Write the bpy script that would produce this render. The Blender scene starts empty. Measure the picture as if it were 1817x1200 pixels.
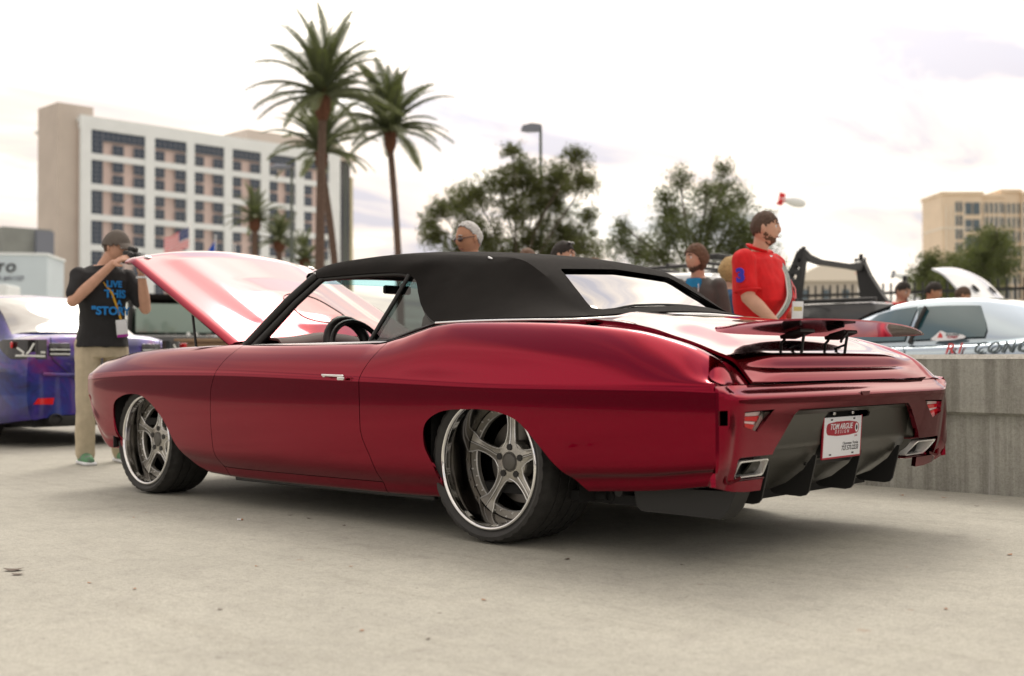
import bpy, bmesh, math, random
import numpy as np
from mathutils import Vector, Matrix, Euler
PI = math.pi
R = math.radians
random.seed(7)
rng = np.random.default_rng(11)
S = bpy.context.scene
COL = S.collection

# ---------------------------------------------------------------- camera
cd = bpy.data.cameras.new('camera')
cam = bpy.data.objects.new('camera', cd)
COL.objects.link(cam)
cam.location = (3.5999, -4.5971, 0.7908)
yaw, pitch, roll = 2.3241, 0.0175, -0.0022
fw = Vector((math.cos(pitch)*math.cos(yaw), math.cos(pitch)*math.sin(yaw), math.sin(pitch)))
rt = Vector((math.sin(yaw), -math.cos(yaw), 0)); up = rt.cross(fw)
rt2 = rt*math.cos(roll)+up*math.sin(roll); up2 = -rt*math.sin(roll)+up*math.cos(roll)
cam.rotation_euler = Matrix((rt2, up2, -fw)).transposed().to_euler()
cd.sensor_width = 36.0
cd.lens = 36*2130.29/1817
cd.clip_start = 0.05
cd.clip_end = 3000
cd.dof.use_dof = True
cd.dof.focus_distance = 5.6
cd.dof.aperture_fstop = 2.0
S.camera = cam

# ---------------------------------------------------------------- world: thin broken cloud in front of a low sun
SUN_AZ = R(127)          # towards the trees behind the car
SUN_EL = R(49)
w = bpy.data.worlds.new('World'); S.world = w; w.use_nodes = True
nt = w.node_tree; nt.nodes.clear()
def N(t, **k):
    n = nt.nodes.new(t)
    for a, b in k.items(): setattr(n, a, b)
    return n
L = nt.links.new
def wmath(op, a, b=None, clamp=False):
    n = N('ShaderNodeMath', operation=op, use_clamp=clamp)
    for i, v in enumerate((a, b)):
        if v is None: continue
        if isinstance(v, (int, float)): n.inputs[i].default_value = v
        else: L(v, n.inputs[i])
    return n.outputs[0]
out = N('ShaderNodeOutputWorld'); bg = N('ShaderNodeBackground'); bg.inputs[1].default_value = 0.1
sky = N('ShaderNodeTexSky', sky_type='NISHITA'); sky.sun_disc = False
sky.sun_elevation = SUN_EL; sky.sun_rotation = PI/2-SUN_AZ
tc = N('ShaderNodeTexCoord')
sep = N('ShaderNodeSeparateXYZ'); L(tc.outputs['Generated'], sep.inputs[0])
zz = wmath('ADD', wmath('MAXIMUM', sep.outputs[2], 0.0), 0.10)
px_ = wmath('DIVIDE', sep.outputs[0], zz); py_ = wmath('DIVIDE', sep.outputs[1], zz)
cmb = N('ShaderNodeCombineXYZ'); L(px_, cmb.inputs[0]); L(py_, cmb.inputs[1])
mp = N('ShaderNodeMapping'); mp.inputs['Scale'].default_value = (0.9, 0.42, 1); mp.inputs['Rotation'].default_value = (0, 0, R(-30))
mp.inputs['Location'].default_value = (3.1, 1.2, 0)
L(cmb.outputs[0], mp.inputs[0])
n1 = N('ShaderNodeTexNoise'); n1.inputs['Scale'].default_value = 1.7; n1.inputs['Detail'].default_value = 8; n1.inputs['Roughness'].default_value = 0.56
n1.inputs['Distortion'].default_value = 0.5
L(mp.outputs[0], n1.inputs[0])
n2 = N('ShaderNodeTexNoise'); n2.inputs['Scale'].default_value = 0.8; n2.inputs['Detail'].default_value = 4
L(mp.outputs[0], n2.inputs[0])
# cloud colour: warm white to lilac grey
cr = N('ShaderNodeValToRGB'); L(n1.outputs[0], cr.inputs[0])
e = cr.color_ramp.elements
e[0].position = 0.38; e[0].color = (0.45, 0.43, 0.46, 1)
e[1].position = 0.62; e[1].color = (1.0, 0.92, 0.80, 1)
m = e.new(0.50); m.color = (0.72, 0.63, 0.55, 1)
# glow toward the sun
dv = N('ShaderNodeVectorMath', operation='DOT_PRODUCT'); L(tc.outputs['Generated'], dv.inputs[0])
dv.inputs[1].default_value = (math.cos(SUN_AZ)*math.cos(SUN_EL), math.sin(SUN_AZ)*math.cos(SUN_EL), math.sin(SUN_EL))
g = wmath('MULTIPLY', wmath('ADD', dv.outputs['Value'], 1.0), 0.5, True)
g3 = wmath('POWER', g, 14.0)
bright = wmath('ADD', wmath('MULTIPLY', g3, 44.0), 14.5)
# thinner toward the upper right of the view
cl = N('ShaderNodeVectorMath', operation='SCALE'); L(cr.outputs[0], cl.inputs[0]); L(bright, cl.inputs['Scale'])
gap = N('ShaderNodeMapRange'); L(n2.outputs[0], gap.inputs[0])
gap.inputs[1].default_value = 0.52; gap.inputs[2].default_value = 0.66; gap.inputs[3].default_value = 0.0; gap.inputs[4].default_value = 0.42
skys = N('ShaderNodeVectorMath', operation='SCALE'); L(sky.outputs[0], skys.inputs[0]); skys.inputs['Scale'].default_value = 2.0
mix = N('ShaderNodeMix', data_type='RGBA'); gm = wmath('MULTIPLY', gap.outputs[0], wmath('SUBTRACT', 1.0, wmath('MULTIPLY', wmath('POWER', g, 9.0), 1.05), True)); L(gm, mix.inputs[0]); L(cl.outputs[0], mix.inputs[6]); L(skys.outputs[0], mix.inputs[7])
L(mix.outputs[2], bg.inputs[0]); L(bg.outputs[0], out.inputs[0])

# ---------------------------------------------------------------- sun (veiled)
sl = bpy.data.lights.new('sun', 'SUN'); sl.energy = 0.9; sl.angle = R(16); sl.color = (1.0, 0.93, 0.82)
so = bpy.data.objects.new('sun', sl); COL.objects.link(so)
so.location = (-20, 30, 30)
so.rotation_euler = Vector((math.cos(SUN_AZ)*math.cos(SUN_EL), math.sin(SUN_AZ)*math.cos(SUN_EL), math.sin(SUN_EL))).to_track_quat('Z', 'Y').to_euler()

S.view_settings.view_transform = 'Standard'; S.view_settings.look = 'None'
S.view_settings.exposure = -0.18; S.view_settings.gamma = 1.0
S.view_settings.use_curve_mapping = False
S.render.engine = 'CYCLES'
S.cycles.max_bounces = 8; S.cycles.transparent_max_bounces = 16
S.cycles.caustics_reflective = False; S.cycles.caustics_refractive = False

# ================================================================ materials
def mat(name, col, rough=0.5, metal=0.0, var=0.0, vscale=8.0, bump=0.0, bscale=60.0, coat=0.0, spec=0.5, trans=0.0, col2=None, alpha=None, ior=None, stretch=None, coat_rough=0.03, emit=None, coat_ior=1.5):
    m = bpy.data.materials.new(name); m.use_nodes = True
    t = m.node_tree; b = t.nodes['Principled BSDF']
    b.inputs['Base Color'].default_value = (*col, 1); b.inputs['Roughness'].default_value = rough
    b.inputs['Metallic'].default_value = metal; b.inputs['Coat Weight'].default_value = coat; b.inputs['Coat Roughness'].default_value = coat_rough
    b.inputs['Specular IOR Level'].default_value = spec; b.inputs['Transmission Weight'].default_value = trans
    b.inputs['Coat IOR'].default_value = coat_ior
    if ior: b.inputs['IOR'].default_value = ior
    if alpha is not None: b.inputs['Alpha'].default_value = alpha
    if emit: b.inputs['Emission Color'].default_value = (*emit, 1); b.inputs['Emission Strength'].default_value = 1
    tcn = t.nodes.new('ShaderNodeTexCoord'); src = tcn.outputs['Object']
    if stretch:
        mpn = t.nodes.new('ShaderNodeMapping'); mpn.inputs['Scale'].default_value = stretch
        t.links.new(src, mpn.inputs[0]); src = mpn.outputs[0]
    if var > 0 or col2:
        n = t.nodes.new('ShaderNodeTexNoise'); n.inputs['Scale'].default_value = vscale; n.inputs['Detail'].default_value = 6; n.inputs['Roughness'].default_value = 0.6
        t.links.new(src, n.inputs[0])
        r = t.nodes.new('ShaderNodeValToRGB'); t.links.new(n.outputs[0], r.inputs[0])
        c2 = col2 if col2 else tuple(min(1, c*(1+var)) for c in col)
        c1 = col if col2 else tuple(c*(1-var) for c in col)
        r.color_ramp.elements[0].position = 0.34; r.color_ramp.elements[0].color = (*c1, 1)
        r.color_ramp.elements[1].position = 0.66; r.color_ramp.elements[1].color = (*c2, 1)
        t.links.new(r.outputs[0], b.inputs['Base Color'])
    if bump > 0:
        n = t.nodes.new('ShaderNodeTexNoise'); n.inputs['Scale'].default_value = bscale; n.inputs['Detail'].default_value = 5
        t.links.new(src, n.inputs[0])
        bp = t.nodes.new('ShaderNodeBump'); bp.inputs['Strength'].default_value = bump; bp.inputs['Distance'].default_value = 0.01
        t.links.new(n.outputs[0], bp.inputs['Height']); t.links.new(bp.outputs[0], b.inputs['Normal'])
    return m
M = {}
M['paint'] = mat('candy_red_paint', (0.225, 0.0002, 0.017), 0.10, 1.0, coat=1.0, var=0.10, vscale=700, coat_rough=0.01, coat_ior=1.22)
M['paint_in'] = mat('dark_red_trim', (0.10, 0.004, 0.008), 0.5, 0.0, coat=0.3)
M['satin'] = mat('satin_grey_diffuser', (0.052, 0.050, 0.042), 0.34, 0.3, bump=0.05, bscale=400)
M['black'] = mat('black_plastic', (0.012, 0.012, 0.012), 0.5)
M['dark'] = mat('underbody_black', (0.01, 0.01, 0.01), 0.85, var=0.3)
M['canvas'] = mat('black_canvas_top', (0.012, 0.0105, 0.0095), 0.85, spec=0.15, var=0.22, vscale=5, bump=0.5, bscale=420)
M['seal'] = mat('black_rubber_seal', (0.012, 0.012, 0.012), 0.45)
M['chrome'] = mat('chrome', (0.82, 0.82, 0.82), 0.07, 1.0)
M['polish'] = mat('polished_aluminium', (0.92, 0.92, 0.91), 0.25, 0.6)
M['gunmetal'] = mat('brushed_gunmetal', (0.40, 0.385, 0.35), 0.26, 0.7, var=0.12, vscale=40, bump=0.04, bscale=300)
M['cap'] = mat('matt_centre_cap', (0.12, 0.115, 0.105), 0.45, 0.4)
M['barrel'] = mat('dark_chrome_barrel', (0.20, 0.19, 0.18), 0.12, 1.0)
M['tyre'] = mat('tyre_rubber', (0.026, 0.025, 0.024), 0.58, var=0.25, vscale=20, bump=0.15, bscale=120)
M['disc'] = mat('brake_disc', (0.16, 0.15, 0.14), 0.35, 0.9)
M['glass'] = mat('window_glass', (0.9, 0.95, 0.95), 0.0, trans=1.0, ior=1.45)
M['leather'] = mat('black_leather', (0.015, 0.013, 0.013), 0.42, bump=0.1, bscale=200)
M['dashred'] = mat('dark_red_leather', (0.07, 0.006, 0.008), 0.6)
M['redlens'] = mat('red_lamp_lens', (0.65, 0.01, 0.015), 0.08, coat=1.0)
M['clearlens'] = mat('clear_lamp_lens', (0.80, 0.62, 0.62), 0.1, coat=1.0)
M['white'] = mat('white_plastic', (0.78, 0.80, 0.84), 0.4)
M['platered'] = mat('plate_red', (0.36, 0.01, 0.03), 0.35)
M['ink'] = mat('black_ink', (0.02, 0.02, 0.025), 0.6)
def tinted_glass(name, tint, mixf, rough=0.0):
    m = bpy.data.materials.new(name); m.use_nodes = True
    t = m.node_tree; t.nodes.clear()
    o = t.nodes.new('ShaderNodeOutputMaterial'); tr = t.nodes.new('ShaderNodeBsdfTransparent'); gl = t.nodes.new('ShaderNodeBsdfGlossy')
    tr.inputs[0].default_value = (*tint, 1); gl.inputs['Roughness'].default_value = rough; gl.inputs[0].default_value = (1, 1, 1, 1)
    fr = t.nodes.new('ShaderNodeFresnel'); fr.inputs[0].default_value = 1.5
    ad = t.nodes.new('ShaderNodeMath'); ad.operation = 'MULTIPLY_ADD'; ad.inputs[1].default_value = 1.1; ad.inputs[2].default_value = mixf; ad.use_clamp = True
    t.links.new(fr.outputs[0], ad.inputs[0])
    mx = t.nodes.new('ShaderNodeMixShader'); t.links.new(ad.outputs[0], mx.inputs[0]); t.links.new(tr.outputs[0], mx.inputs[1]); t.links.new(gl.outputs[0], mx.inputs[2])
    t.links.new(mx.outputs[0], o.inputs[0]); return m
M['tint'] = tinted_glass('tinted_side_glass', (0.10, 0.13, 0.13), 0.0)
M['clear'] = tinted_glass('clear_windscreen', (0.86, 0.90, 0.88), 0.0)
M['rearglass'] = tinted_glass('vinyl_rear_window', (0.12, 0.13, 0.14), 0.10, 0.01)

# ================================================================ helpers
def obj(name, me, material=None, parent=None, smooth=None):
    if isinstance(me, bmesh.types.BMesh):
        b = me; me = bpy.data.meshes.new(name); b.to_mesh(me); b.free()
    o = bpy.data.objects.new(name, me); COL.objects.link(o)
    if material is not None and not me.materials: me.materials.append(material)
    if parent is not None: o.parent = parent
    if smooth is not None: shade(me, smooth)
    return o
def shade(me, angle):
    me.polygons.foreach_set('use_smooth', [True]*len(me.polygons))
    if angle < 179:
        try: me.set_sharp_from_angle(angle=R(angle))
        except Exception: pass
def tag(o, label=None, cat=None, group=None, kind=None):
    if label: o['label'] = label
    if cat: o['category'] = cat
    if group: o['group'] = group
    if kind: o['kind'] = kind
    return o
def empty(name, loc=(0, 0, 0), rz=0, parent=None):
    o = bpy.data.objects.new(name, None); COL.objects.link(o); o.location = loc; o.rotation_euler = (0, 0, rz)
    o.empty_display_size = 0.2
    if parent is not None: o.parent = parent
    return o
def children(o): return [c for c in bpy.data.objects if c.parent == o]
def pydata(name, v, f):
    me = bpy.data.meshes.new(name); me.from_pydata([tuple(p) for p in v], [], f); me.validate(); me.update(); return me
def bev_box(sx, sy, sz, bev=0.0, loc=(0, 0, 0), rot=None, bm=None, seg=2):
    own = bm is None
    if own: bm = bmesh.new()
    tmp = bmesh.new(); bmesh.ops.create_cube(tmp, size=1)
    bmesh.ops.scale(tmp, vec=(sx, sy, sz), verts=tmp.verts)
    if bev > 0: bmesh.ops.bevel(tmp, geom=list(tmp.edges), offset=bev, segments=seg, profile=0.5, affect='EDGES')
    mt = Matrix.Translation(loc) @ (rot.to_matrix().to_4x4() if rot else Matrix())
    bmesh.ops.transform(tmp, matrix=mt, verts=tmp.verts)
    m_ = bpy.data.meshes.new('t'); tmp.to_mesh(m_); tmp.free(); bm.from_mesh(m_); bpy.data.meshes.remove(m_)
    return bm
def box(name, x0, x1, y0, y1, z0, z1, material, parent=None, bev=0.0):
    return obj(name, bev_box(abs(x1-x0), abs(y1-y0), abs(z1-z0), bev, ((x0+x1)/2, (y0+y1)/2, (z0+z1)/2)), material, parent)
def tube(pts, rad, seg=10, bm=None, cap=True, flat=1.0):
    """tube along points; rad is a number or list"""
    own = bm is None
    if own: bm = bmesh.new()
    pts = [Vector(p) for p in pts]; n = len(pts)
    rr = rad if isinstance(rad, (list, tuple)) else [rad]*n
    rings = []; prev = None
    for i, p in enumerate(pts):
        d = (pts[min(i+1, n-1)]-pts[max(i-1, 0)]).normalized()
        if prev is None:
            a = Vector((0, 0, 1)) if abs(d.z) < 0.9 else Vector((1, 0, 0)); u = d.cross(a).normalized()
        else:
            u = (prev - d*prev.dot(d)).normalized()
        prev = u; v = d.cross(u)
        rings.append([bm.verts.new(p+(u*math.cos(2*PI*k/seg)+v*math.sin(2*PI*k/seg)*flat)*rr[i]) for k in range(seg)])
    for a, b in zip(rings, rings[1:]):
        for k in range(seg): bm.faces.new((a[k], a[(k+1) % seg], b[(k+1) % seg], b[k]))
    if cap:
        bm.faces.new(rings[0][::-1]); bm.faces.new(rings[-1])
    return bm
def lathe(profile, seg=64, axis='Y', closed=False, a0=0.0, a1=2*PI):
    """profile: list of (radius, position along axis)"""
    v = []; f = []; n = len(profile); full = abs(a1-a0-2*PI) < 1e-6
    ns = seg if full else seg+1
    for i in range(ns):
        a = a0+(a1-a0)*i/seg
        for r, h in profile:
            if axis == 'Y': v.append((r*math.cos(a), h, r*math.sin(a)))
            elif axis == 'Z': v.append((r*math.cos(a), r*math.sin(a), h))
            else: v.append((h, r*math.cos(a), r*math.sin(a)))
    m_ = n if closed else n-1
    for i in range(seg):
        i2 = (i+1) % ns
        for j in range(m_):
            f.append((i*n+j, i*n+(j+1) % n, i2*n+(j+1) % n, i2*n+j))
    return v, f
def fix_normals(me):
    b = bmesh.new(); b.from_mesh(me); bmesh.ops.recalc_face_normals(b, faces=b.faces); b.to_mesh(me); b.free(); return me
def prism(poly, axis, a, b):
    """closed prism of a 2D polygon; axis 'Y': poly is (x,z); 'X': (y,z); 'Z': (x,y)"""
    n = len(poly)
    def P(p, h):
        return (p[0], h, p[1]) if axis == 'Y' else ((h, p[0], p[1]) if axis == 'X' else (p[0], p[1], h))
    v = [P(p, a) for p in poly]+[P(p, b) for p in poly]
    f = [tuple(range(n)), tuple(range(n, 2*n))]+[(i, (i+1) % n, (i+1) % n+n, i+n) for i in range(n)]
    return fix_normals(pydata('prism', v, f))
def boolean(me, cutters, op='DIFFERENCE'):
    o = bpy.data.objects.new('tmp', me); COL.objects.link(o); cs = []
    for c in cutters:
        co = bpy.data.objects.new('tmpc', c); COL.objects.link(co); cs.append(co)
        md = o.modifiers.new('b', 'BOOLEAN'); md.object = co; md.operation = op; md.solver = 'EXACT'
    dg = bpy.context.evaluated_depsgraph_get(); dg.update()
    r = bpy.data.meshes.new_from_object(o.evaluated_get(dg))
    for c in cs: bpy.data.objects.remove(c)
    bpy.data.objects.remove(o)
    return r
def spline(pts, sub=4, closed=False):
    P = np.array(pts, float); n = len(P); out = []
    rngi = range(n) if closed else range(n-1)
    for i in rngi:
        if closed: p0, p1, p2, p3 = P[(i-1) % n], P[i], P[(i+1) % n], P[(i+2) % n]
        else:
            p1, p2 = P[i], P[i+1]
            p0 = P[i-1] if i > 0 else 2*p1-p2
            p3 = P[i+2] if i+2 < n else 2*p2-p1
        d1 = max(np.linalg.norm(p1-p0), 1e-6)**.5; d2 = max(np.linalg.norm(p2-p1), 1e-6)**.5; d3 = max(np.linalg.norm(p3-p2), 1e-6)**.5
        m1 = ((p1-p0)/d1-(p2-p0)/(d1+d2)+(p2-p1)/d2)*d2; m2 = ((p2-p1)/d2-(p3-p1)/(d2+d3)+(p3-p2)/d3)*d2
        for k in range(sub):
            t = k/sub
            out.append((2*t**3-3*t*t+1)*p1+(t**3-2*t*t+t)*m1+(-2*t**3+3*t*t)*p2+(t**3-t*t)*m2)
    if not closed: out.append(P[-1])
    return np.array(out)
def key(tbl):
    """smooth monotone (pchip) interpolation of a table {x: value}"""
    x = np.array([a for a, _ in tbl], float); y = np.array([b for _, b in tbl], float)
    h = np.diff(x); d = np.diff(y)/h; m_ = np.zeros(len(x)); m_[0], m_[-1] = d[0], d[-1]
    for i in range(1, len(x)-1):
        if d[i-1]*d[i] > 0:
            w1, w2 = 2*h[i]+h[i-1], h[i]+2*h[i-1]; m_[i] = (w1+w2)/(w1/d[i-1]+w2/d[i])
    def f(q):
        q = min(max(q, x[0]), x[-1]); i = min(max(int(np.searchsorted(x, q))-1, 0), len(h)-1); t = (q-x[i])/h[i]
        return (2*t**3-3*t*t+1)*y[i]+(t**3-2*t*t+t)*h[i]*m_[i]+(-2*t**3+3*t*t)*y[i+1]+(t**3-t*t)*h[i]*m_[i+1]
    return f
def grid_mesh(G, thick=0.0, name='panel'):
    """G: array [i][j][3]; optional thickness makes a closed solid"""
    G = np.array(G, float); ni, nj = G.shape[:2]
    di = np.gradient(G, axis=0); dj = np.gradient(G, axis=1)
    nn = np.cross(di, dj); nn /= np.maximum(np.linalg.norm(nn, axis=2, keepdims=True), 1e-9)
    v = G.reshape(-1, 3).tolist(); f = []
    for i in range(ni-1):
        for j in range(nj-1): f.append((i*nj+j, (i+1)*nj+j, (i+1)*nj+j+1, i*nj+j+1))
    if thick:
        H = G-nn*thick; v += H.reshape(-1, 3).tolist(); o = ni*nj
        f += [tuple(a+o for a in q[::-1]) for q in list(f)]
        for i in range(ni-1):
            f.append((i*nj, i*nj+o, (i+1)*nj+o, (i+1)*nj)); a = i*nj+nj-1
            f.append((a, a+nj, a+nj+o, a+o))
        for j in range(nj-1):
            f.append((j, j+1, j+1+o, j+o)); a = (ni-1)*nj+j
            f.append((a, a+o, a+1+o, a+1))
    me = pydata(name, v, f)
    return fix_normals(me) if thick else me
def mirror_mesh(me):
    m2 = me.copy()
    b = bmesh.new(); b.from_mesh(m2)
    bmesh.ops.scale(b, vec=(1, -1, 1), verts=b.verts); bmesh.ops.reverse_faces(b, faces=b.faces); b.to_mesh(m2); b.free(); return m2
FONT_CACHE = {}
def text_mesh(s, size, depth=0.001, bold=0.0, shear=0.0, align='CENTER', spacing=1.0):
    c = bpy.data.curves.new('txt', 'FONT'); c.body = s; c.size = size; c.extrude = depth; c.offset = bold; c.shear = shear
    c.align_x = align; c.align_y = 'CENTER'; c.space_character = spacing; c.resolution_u = 3
    o = bpy.data.objects.new('txt', c); COL.objects.link(o)
    dg = bpy.context.evaluated_depsgraph_get(); dg.update()
    me = bpy.data.meshes.new_from_object(o.evaluated_get(dg)); bpy.data.objects.remove(o); bpy.data.curves.remove(c); return me
def place_text(name, s, size, origin, xdir, ydir, material, parent, **k):
    me = text_mesh(s, size, **k); x = Vector(xdir).normalized(); y = Vector(ydir).normalized(); z = x.cross(y)
    mt = Matrix((x, y, z)).transposed().to_4x4(); mt.translation = Vector(origin); me.transform(mt); me.materials.clear()
    return obj(name, me, material, parent)
def voxel(me, size, smooth=2):
    o = bpy.data.objects.new('tmp', me); COL.objects.link(o)
    md = o.modifiers.new('r', 'REMESH'); md.mode = 'VOXEL'; md.voxel_size = size; md.use_smooth_shade = True
    if smooth:
        s = o.modifiers.new('s', 'SMOOTH'); s.iterations = smooth; s.factor = 0.5
    dg = bpy.context.evaluated_depsgraph_get(); dg.update()
    r = bpy.data.meshes.new_from_object(o.evaluated_get(dg)); bpy.data.objects.remove(o)
    shade(r, 180); return r

# ================================================================ setting: concrete ground
def concrete(name, base, scale=1.0, streak=False):
    m = bpy.data.materials.new(name); m.use_nodes = True; t = m.node_tree; b = t.nodes['Principled BSDF']; b.inputs['Roughness'].default_value = 0.82
    b.inputs['Specular IOR Level'].default_value = 0.35
    tcn = t.nodes.new('ShaderNodeTexCoord')
    def nz(sc, det, rough, vec=None, dist=0):
        n = t.nodes.new('ShaderNodeTexNoise'); n.inputs['Scale'].default_value = sc; n.inputs['Detail'].default_value = det; n.inputs['Roughness'].default_value = rough
        n.inputs['Distortion'].default_value = dist
        t.links.new(vec if vec else tcn.outputs['Object'], n.inputs[0]); return n.outputs[0]
    def ramp(src, p0, c0, p1, c1):
        r = t.nodes.new('ShaderNodeValToRGB'); r.color_ramp.elements[0].position = p0; r.color_ramp.elements[1].position = p1
        r.color_ramp.elements[0].color = (*c0, 1); r.color_ramp.elements[1].color = (*c1, 1); t.links.new(src, r.inputs[0]); return r.outputs[0]
    def mul(a, c, f=1.0):
        x = t.nodes.new('ShaderNodeMix'); x.data_type = 'RGBA'; x.blend_type = 'MULTIPLY'; x.inputs[0].default_value = f
        t.links.new(a, x.inputs[6]); t.links.new(c, x.inputs[7]); return x.outputs[2]
    g1 = tuple(c*0.92 for c in base); g2 = tuple(min(1, c*1.05) for c in base)
    c = ramp(nz(0.7*scale, 8, 0.62), 0.35, g1, 0.62, g2)
    c = mul(c, ramp(nz(9*scale, 6, 0.65, dist=0.6), 0.34, (0.90, 0.89, 0.88), 0.56, (1.02, 1.02, 1.0)))
    c = mul(c, ramp(nz(48*scale, 5, 0.75), 0.36, (0.84, 0.83, 0.81), 0.55, (1.04, 1.04, 1.04)))
    c = mul(c, ramp(nz(170*scale, 3, 0.7), 0.32, (0.70, 0.69, 0.67), 0.58, (1.08, 1.08, 1.08)))
    if not streak:
        # rust coloured and dark spots of their own
        vo = t.nodes.new('ShaderNodeTexVoronoi'); vo.inputs['Scale'].default_value = 5.5; vo.inputs['Randomness'].default_value = 1.0
        ds = t.nodes.new('ShaderNodeVectorMath'); ds.operation = 'ADD'
        nn = t.nodes.new('ShaderNodeTexNoise'); nn.inputs['Scale'].default_value = 14; nn.inputs['Detail'].default_value = 3
        sc = t.nodes.new('ShaderNodeVectorMath'); sc.operation = 'SCALE'; sc.inputs['Scale'].default_value = 0.12
        t.links.new(tcn.outputs['Object'], nn.inputs[0]); t.links.new(nn.outputs[1], sc.inputs[0]); t.links.new(tcn.outputs['Object'], ds.inputs[0]); t.links.new(sc.outputs[0], ds.inputs[1])
        t.links.new(ds.outputs[0], vo.inputs[0])
        wn = t.nodes.new('ShaderNodeSeparateColor'); t.links.new(vo.outputs['Color'], wn.inputs[0])
        # size threshold from cell colour
        th = t.nodes.new('ShaderNodeMath'); th.operation = 'MULTIPLY_ADD'; th.inputs[1].default_value = 0.20; th.inputs[2].default_value = -0.06; t.links.new(wn.outputs[0], th.inputs[0])
        lt = t.nodes.new('ShaderNodeMath'); lt.operation = 'SUBTRACT'; t.links.new(th.outputs[0], lt.inputs[0]); t.links.new(vo.outputs['Distance'], lt.inputs[1])
        mr = t.nodes.new('ShaderNodeMapRange'); mr.inputs[1].default_value = 0.0; mr.inputs[2].default_value = 0.05; mr.inputs[3].default_value = 0; mr.inputs[4].default_value = 0.42; t.links.new(lt.outputs[0], mr.inputs[0])
        sx = t.nodes.new('ShaderNodeMix'); sx.data_type = 'RGBA'; t.links.new(mr.outputs[0], sx.inputs[0]); t.links.new(c, sx.inputs[6])
        dk = ramp(wn.outputs[1], 0.45, (0.20, 0.19, 0.17), 0.6, (0.34, 0.22, 0.15)); t.links.new(dk, sx.inputs[7]); c = sx.outputs[2]
        c = mul(c, ramp(nz(26, 4, 0.6), 0.27, (0.55, 0.52, 0.50), 0.33, (1, 1, 1)))
        # tyre scuffs, long and faint
        mpn = t.nodes.new('ShaderNodeMapping'); mpn.inputs['Scale'].default_value = (0.7, 9, 1); mpn.inputs['Rotation'].default_value = (0, 0, R(38)); t.links.new(tcn.outputs['Object'], mpn.inputs[0])
        c = mul(c, ramp(nz(1.1, 5, 0.7, vec=mpn.outputs[0]), 0.30, (0.90, 0.89, 0.88), 0.48, (1, 1, 1)))
    else:
        mpn = t.nodes.new('ShaderNodeMapping'); mpn.inputs['Scale'].default_value = (16, 16, 0.55); t.links.new(tcn.outputs['Object'], mpn.inputs[0])
        c = mul(c, ramp(nz(1.0, 6, 0.65, vec=mpn.outputs[0]), 0.36, (0.66, 0.65, 0.63), 0.60, (1.05, 1.05, 1.04)))
        mp2 = t.nodes.new('ShaderNodeMapping'); mp2.inputs['Scale'].default_value = (9, 9, 0.28); mp2.inputs['Location'].default_value = (4, 7, 2); t.links.new(tcn.outputs['Object'], mp2.inputs[0])
        wf = ramp(nz(1.0, 5, 0.6, vec=mp2.outputs[0]), 0.62, (0, 0, 0), 0.70, (1, 1, 1))
        sx = t.nodes.new('ShaderNodeMix'); sx.data_type = 'RGBA'; ff = t.nodes.new('ShaderNodeMath'); ff.operation = 'MULTIPLY'; ff.inputs[1].default_value = 0.6
        t.links.new(wf, ff.inputs[0]); t.links.new(ff.outputs[0], sx.inputs[0]); t.links.new(c, sx.inputs[6]); sx.inputs[7].default_value = (0.60, 0.60, 0.58, 1); c = sx.outputs[2]
    t.links.new(c, b.inputs['Base Color'])
    bp = t.nodes.new('ShaderNodeBump'); bp.inputs['Strength'].default_value = 0.35; bp.inputs['Distance'].default_value = 0.006
    t.links.new(nz(90*scale, 6, 0.7), bp.inputs['Height']); t.links.new(bp.outputs[0], b.inputs['Normal'])
    return m
M['ground'] = concrete('weathered_concrete', (0.455, 0.45, 0.405))
M['wallc'] = concrete('stained_wall_concrete', (0.43, 0.43, 0.405), 1.3, streak=True)
M['wallcap'] = concrete('sky_lit_concrete_edge', (0.60, 0.59, 0.55), 1.3)  # cap painted paler than the wall, for the sky its chamfer catches
v = []; f = []
ed = [-1500, -300, -60, -20, -10, -5, 0, 5, 10, 20, 60, 300, 1500]
for y in ed:
    for x in ed: v.append((x, y, 0))
n_ = len(ed)
for j in range(n_-1):
    for i in range(n_-1): f.append((j*n_+i, j*n_+i+1, (j+1)*n_+i+1, (j+1)*n_+i))
tag(obj('ground', pydata('ground', v, f), M['ground']), kind='structure', label='pale weathered concrete lot')

M['asphalt'] = mat('asphalt', (0.14, 0.14, 0.14), 0.85, var=0.25, vscale=3, bump=0.4, bscale=60)  # unseen ground added behind the camera, so the red side mirrors something dark
tag(obj('added_asphalt', pydata('asphalt', [(-1200, -1200, .004), (1200, -1200, .004), (1200, -5.3, .004), (-1200, -5.3, .004)], [(0, 1, 2, 3)]), M['asphalt']), kind='structure', label='unseen dark asphalt added outside the picture to darken reflections in the red paint')
# concrete barrier wall with ledge (thing)
bw = tag(empty('barrier_wall', (0, 2.325, 0)), 'low stained concrete barrier wall beside the red convertible', 'wall')
WX0, WX1 = -1.5, 7.0
def extr_x(poly, x0, x1): return prism(poly, 'X', x0, x1)
for k, (x0, x1) in enumerate(((WX0, -.6), (-.588, 3.5), (3.512, WX1))):
    obj('lower_wall', extr_x([(0.045, 0), (0.50, 0), (0.50, .455), (0.045, .455)], x0, x1), M['wallc'], bw)
    obj('upper_wall', extr_x([(0.0, .475), (0.045, .455), (0.50, .455), (0.50, .785), (0.0, .785)], x0, x1), M['wallc'], bw)
    obj('cap', extr_x([(-0.004, .785), (0.504, .785), (0.49, .812), (0.02, .812)], x0, x1), M['wallcap'], bw)

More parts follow.
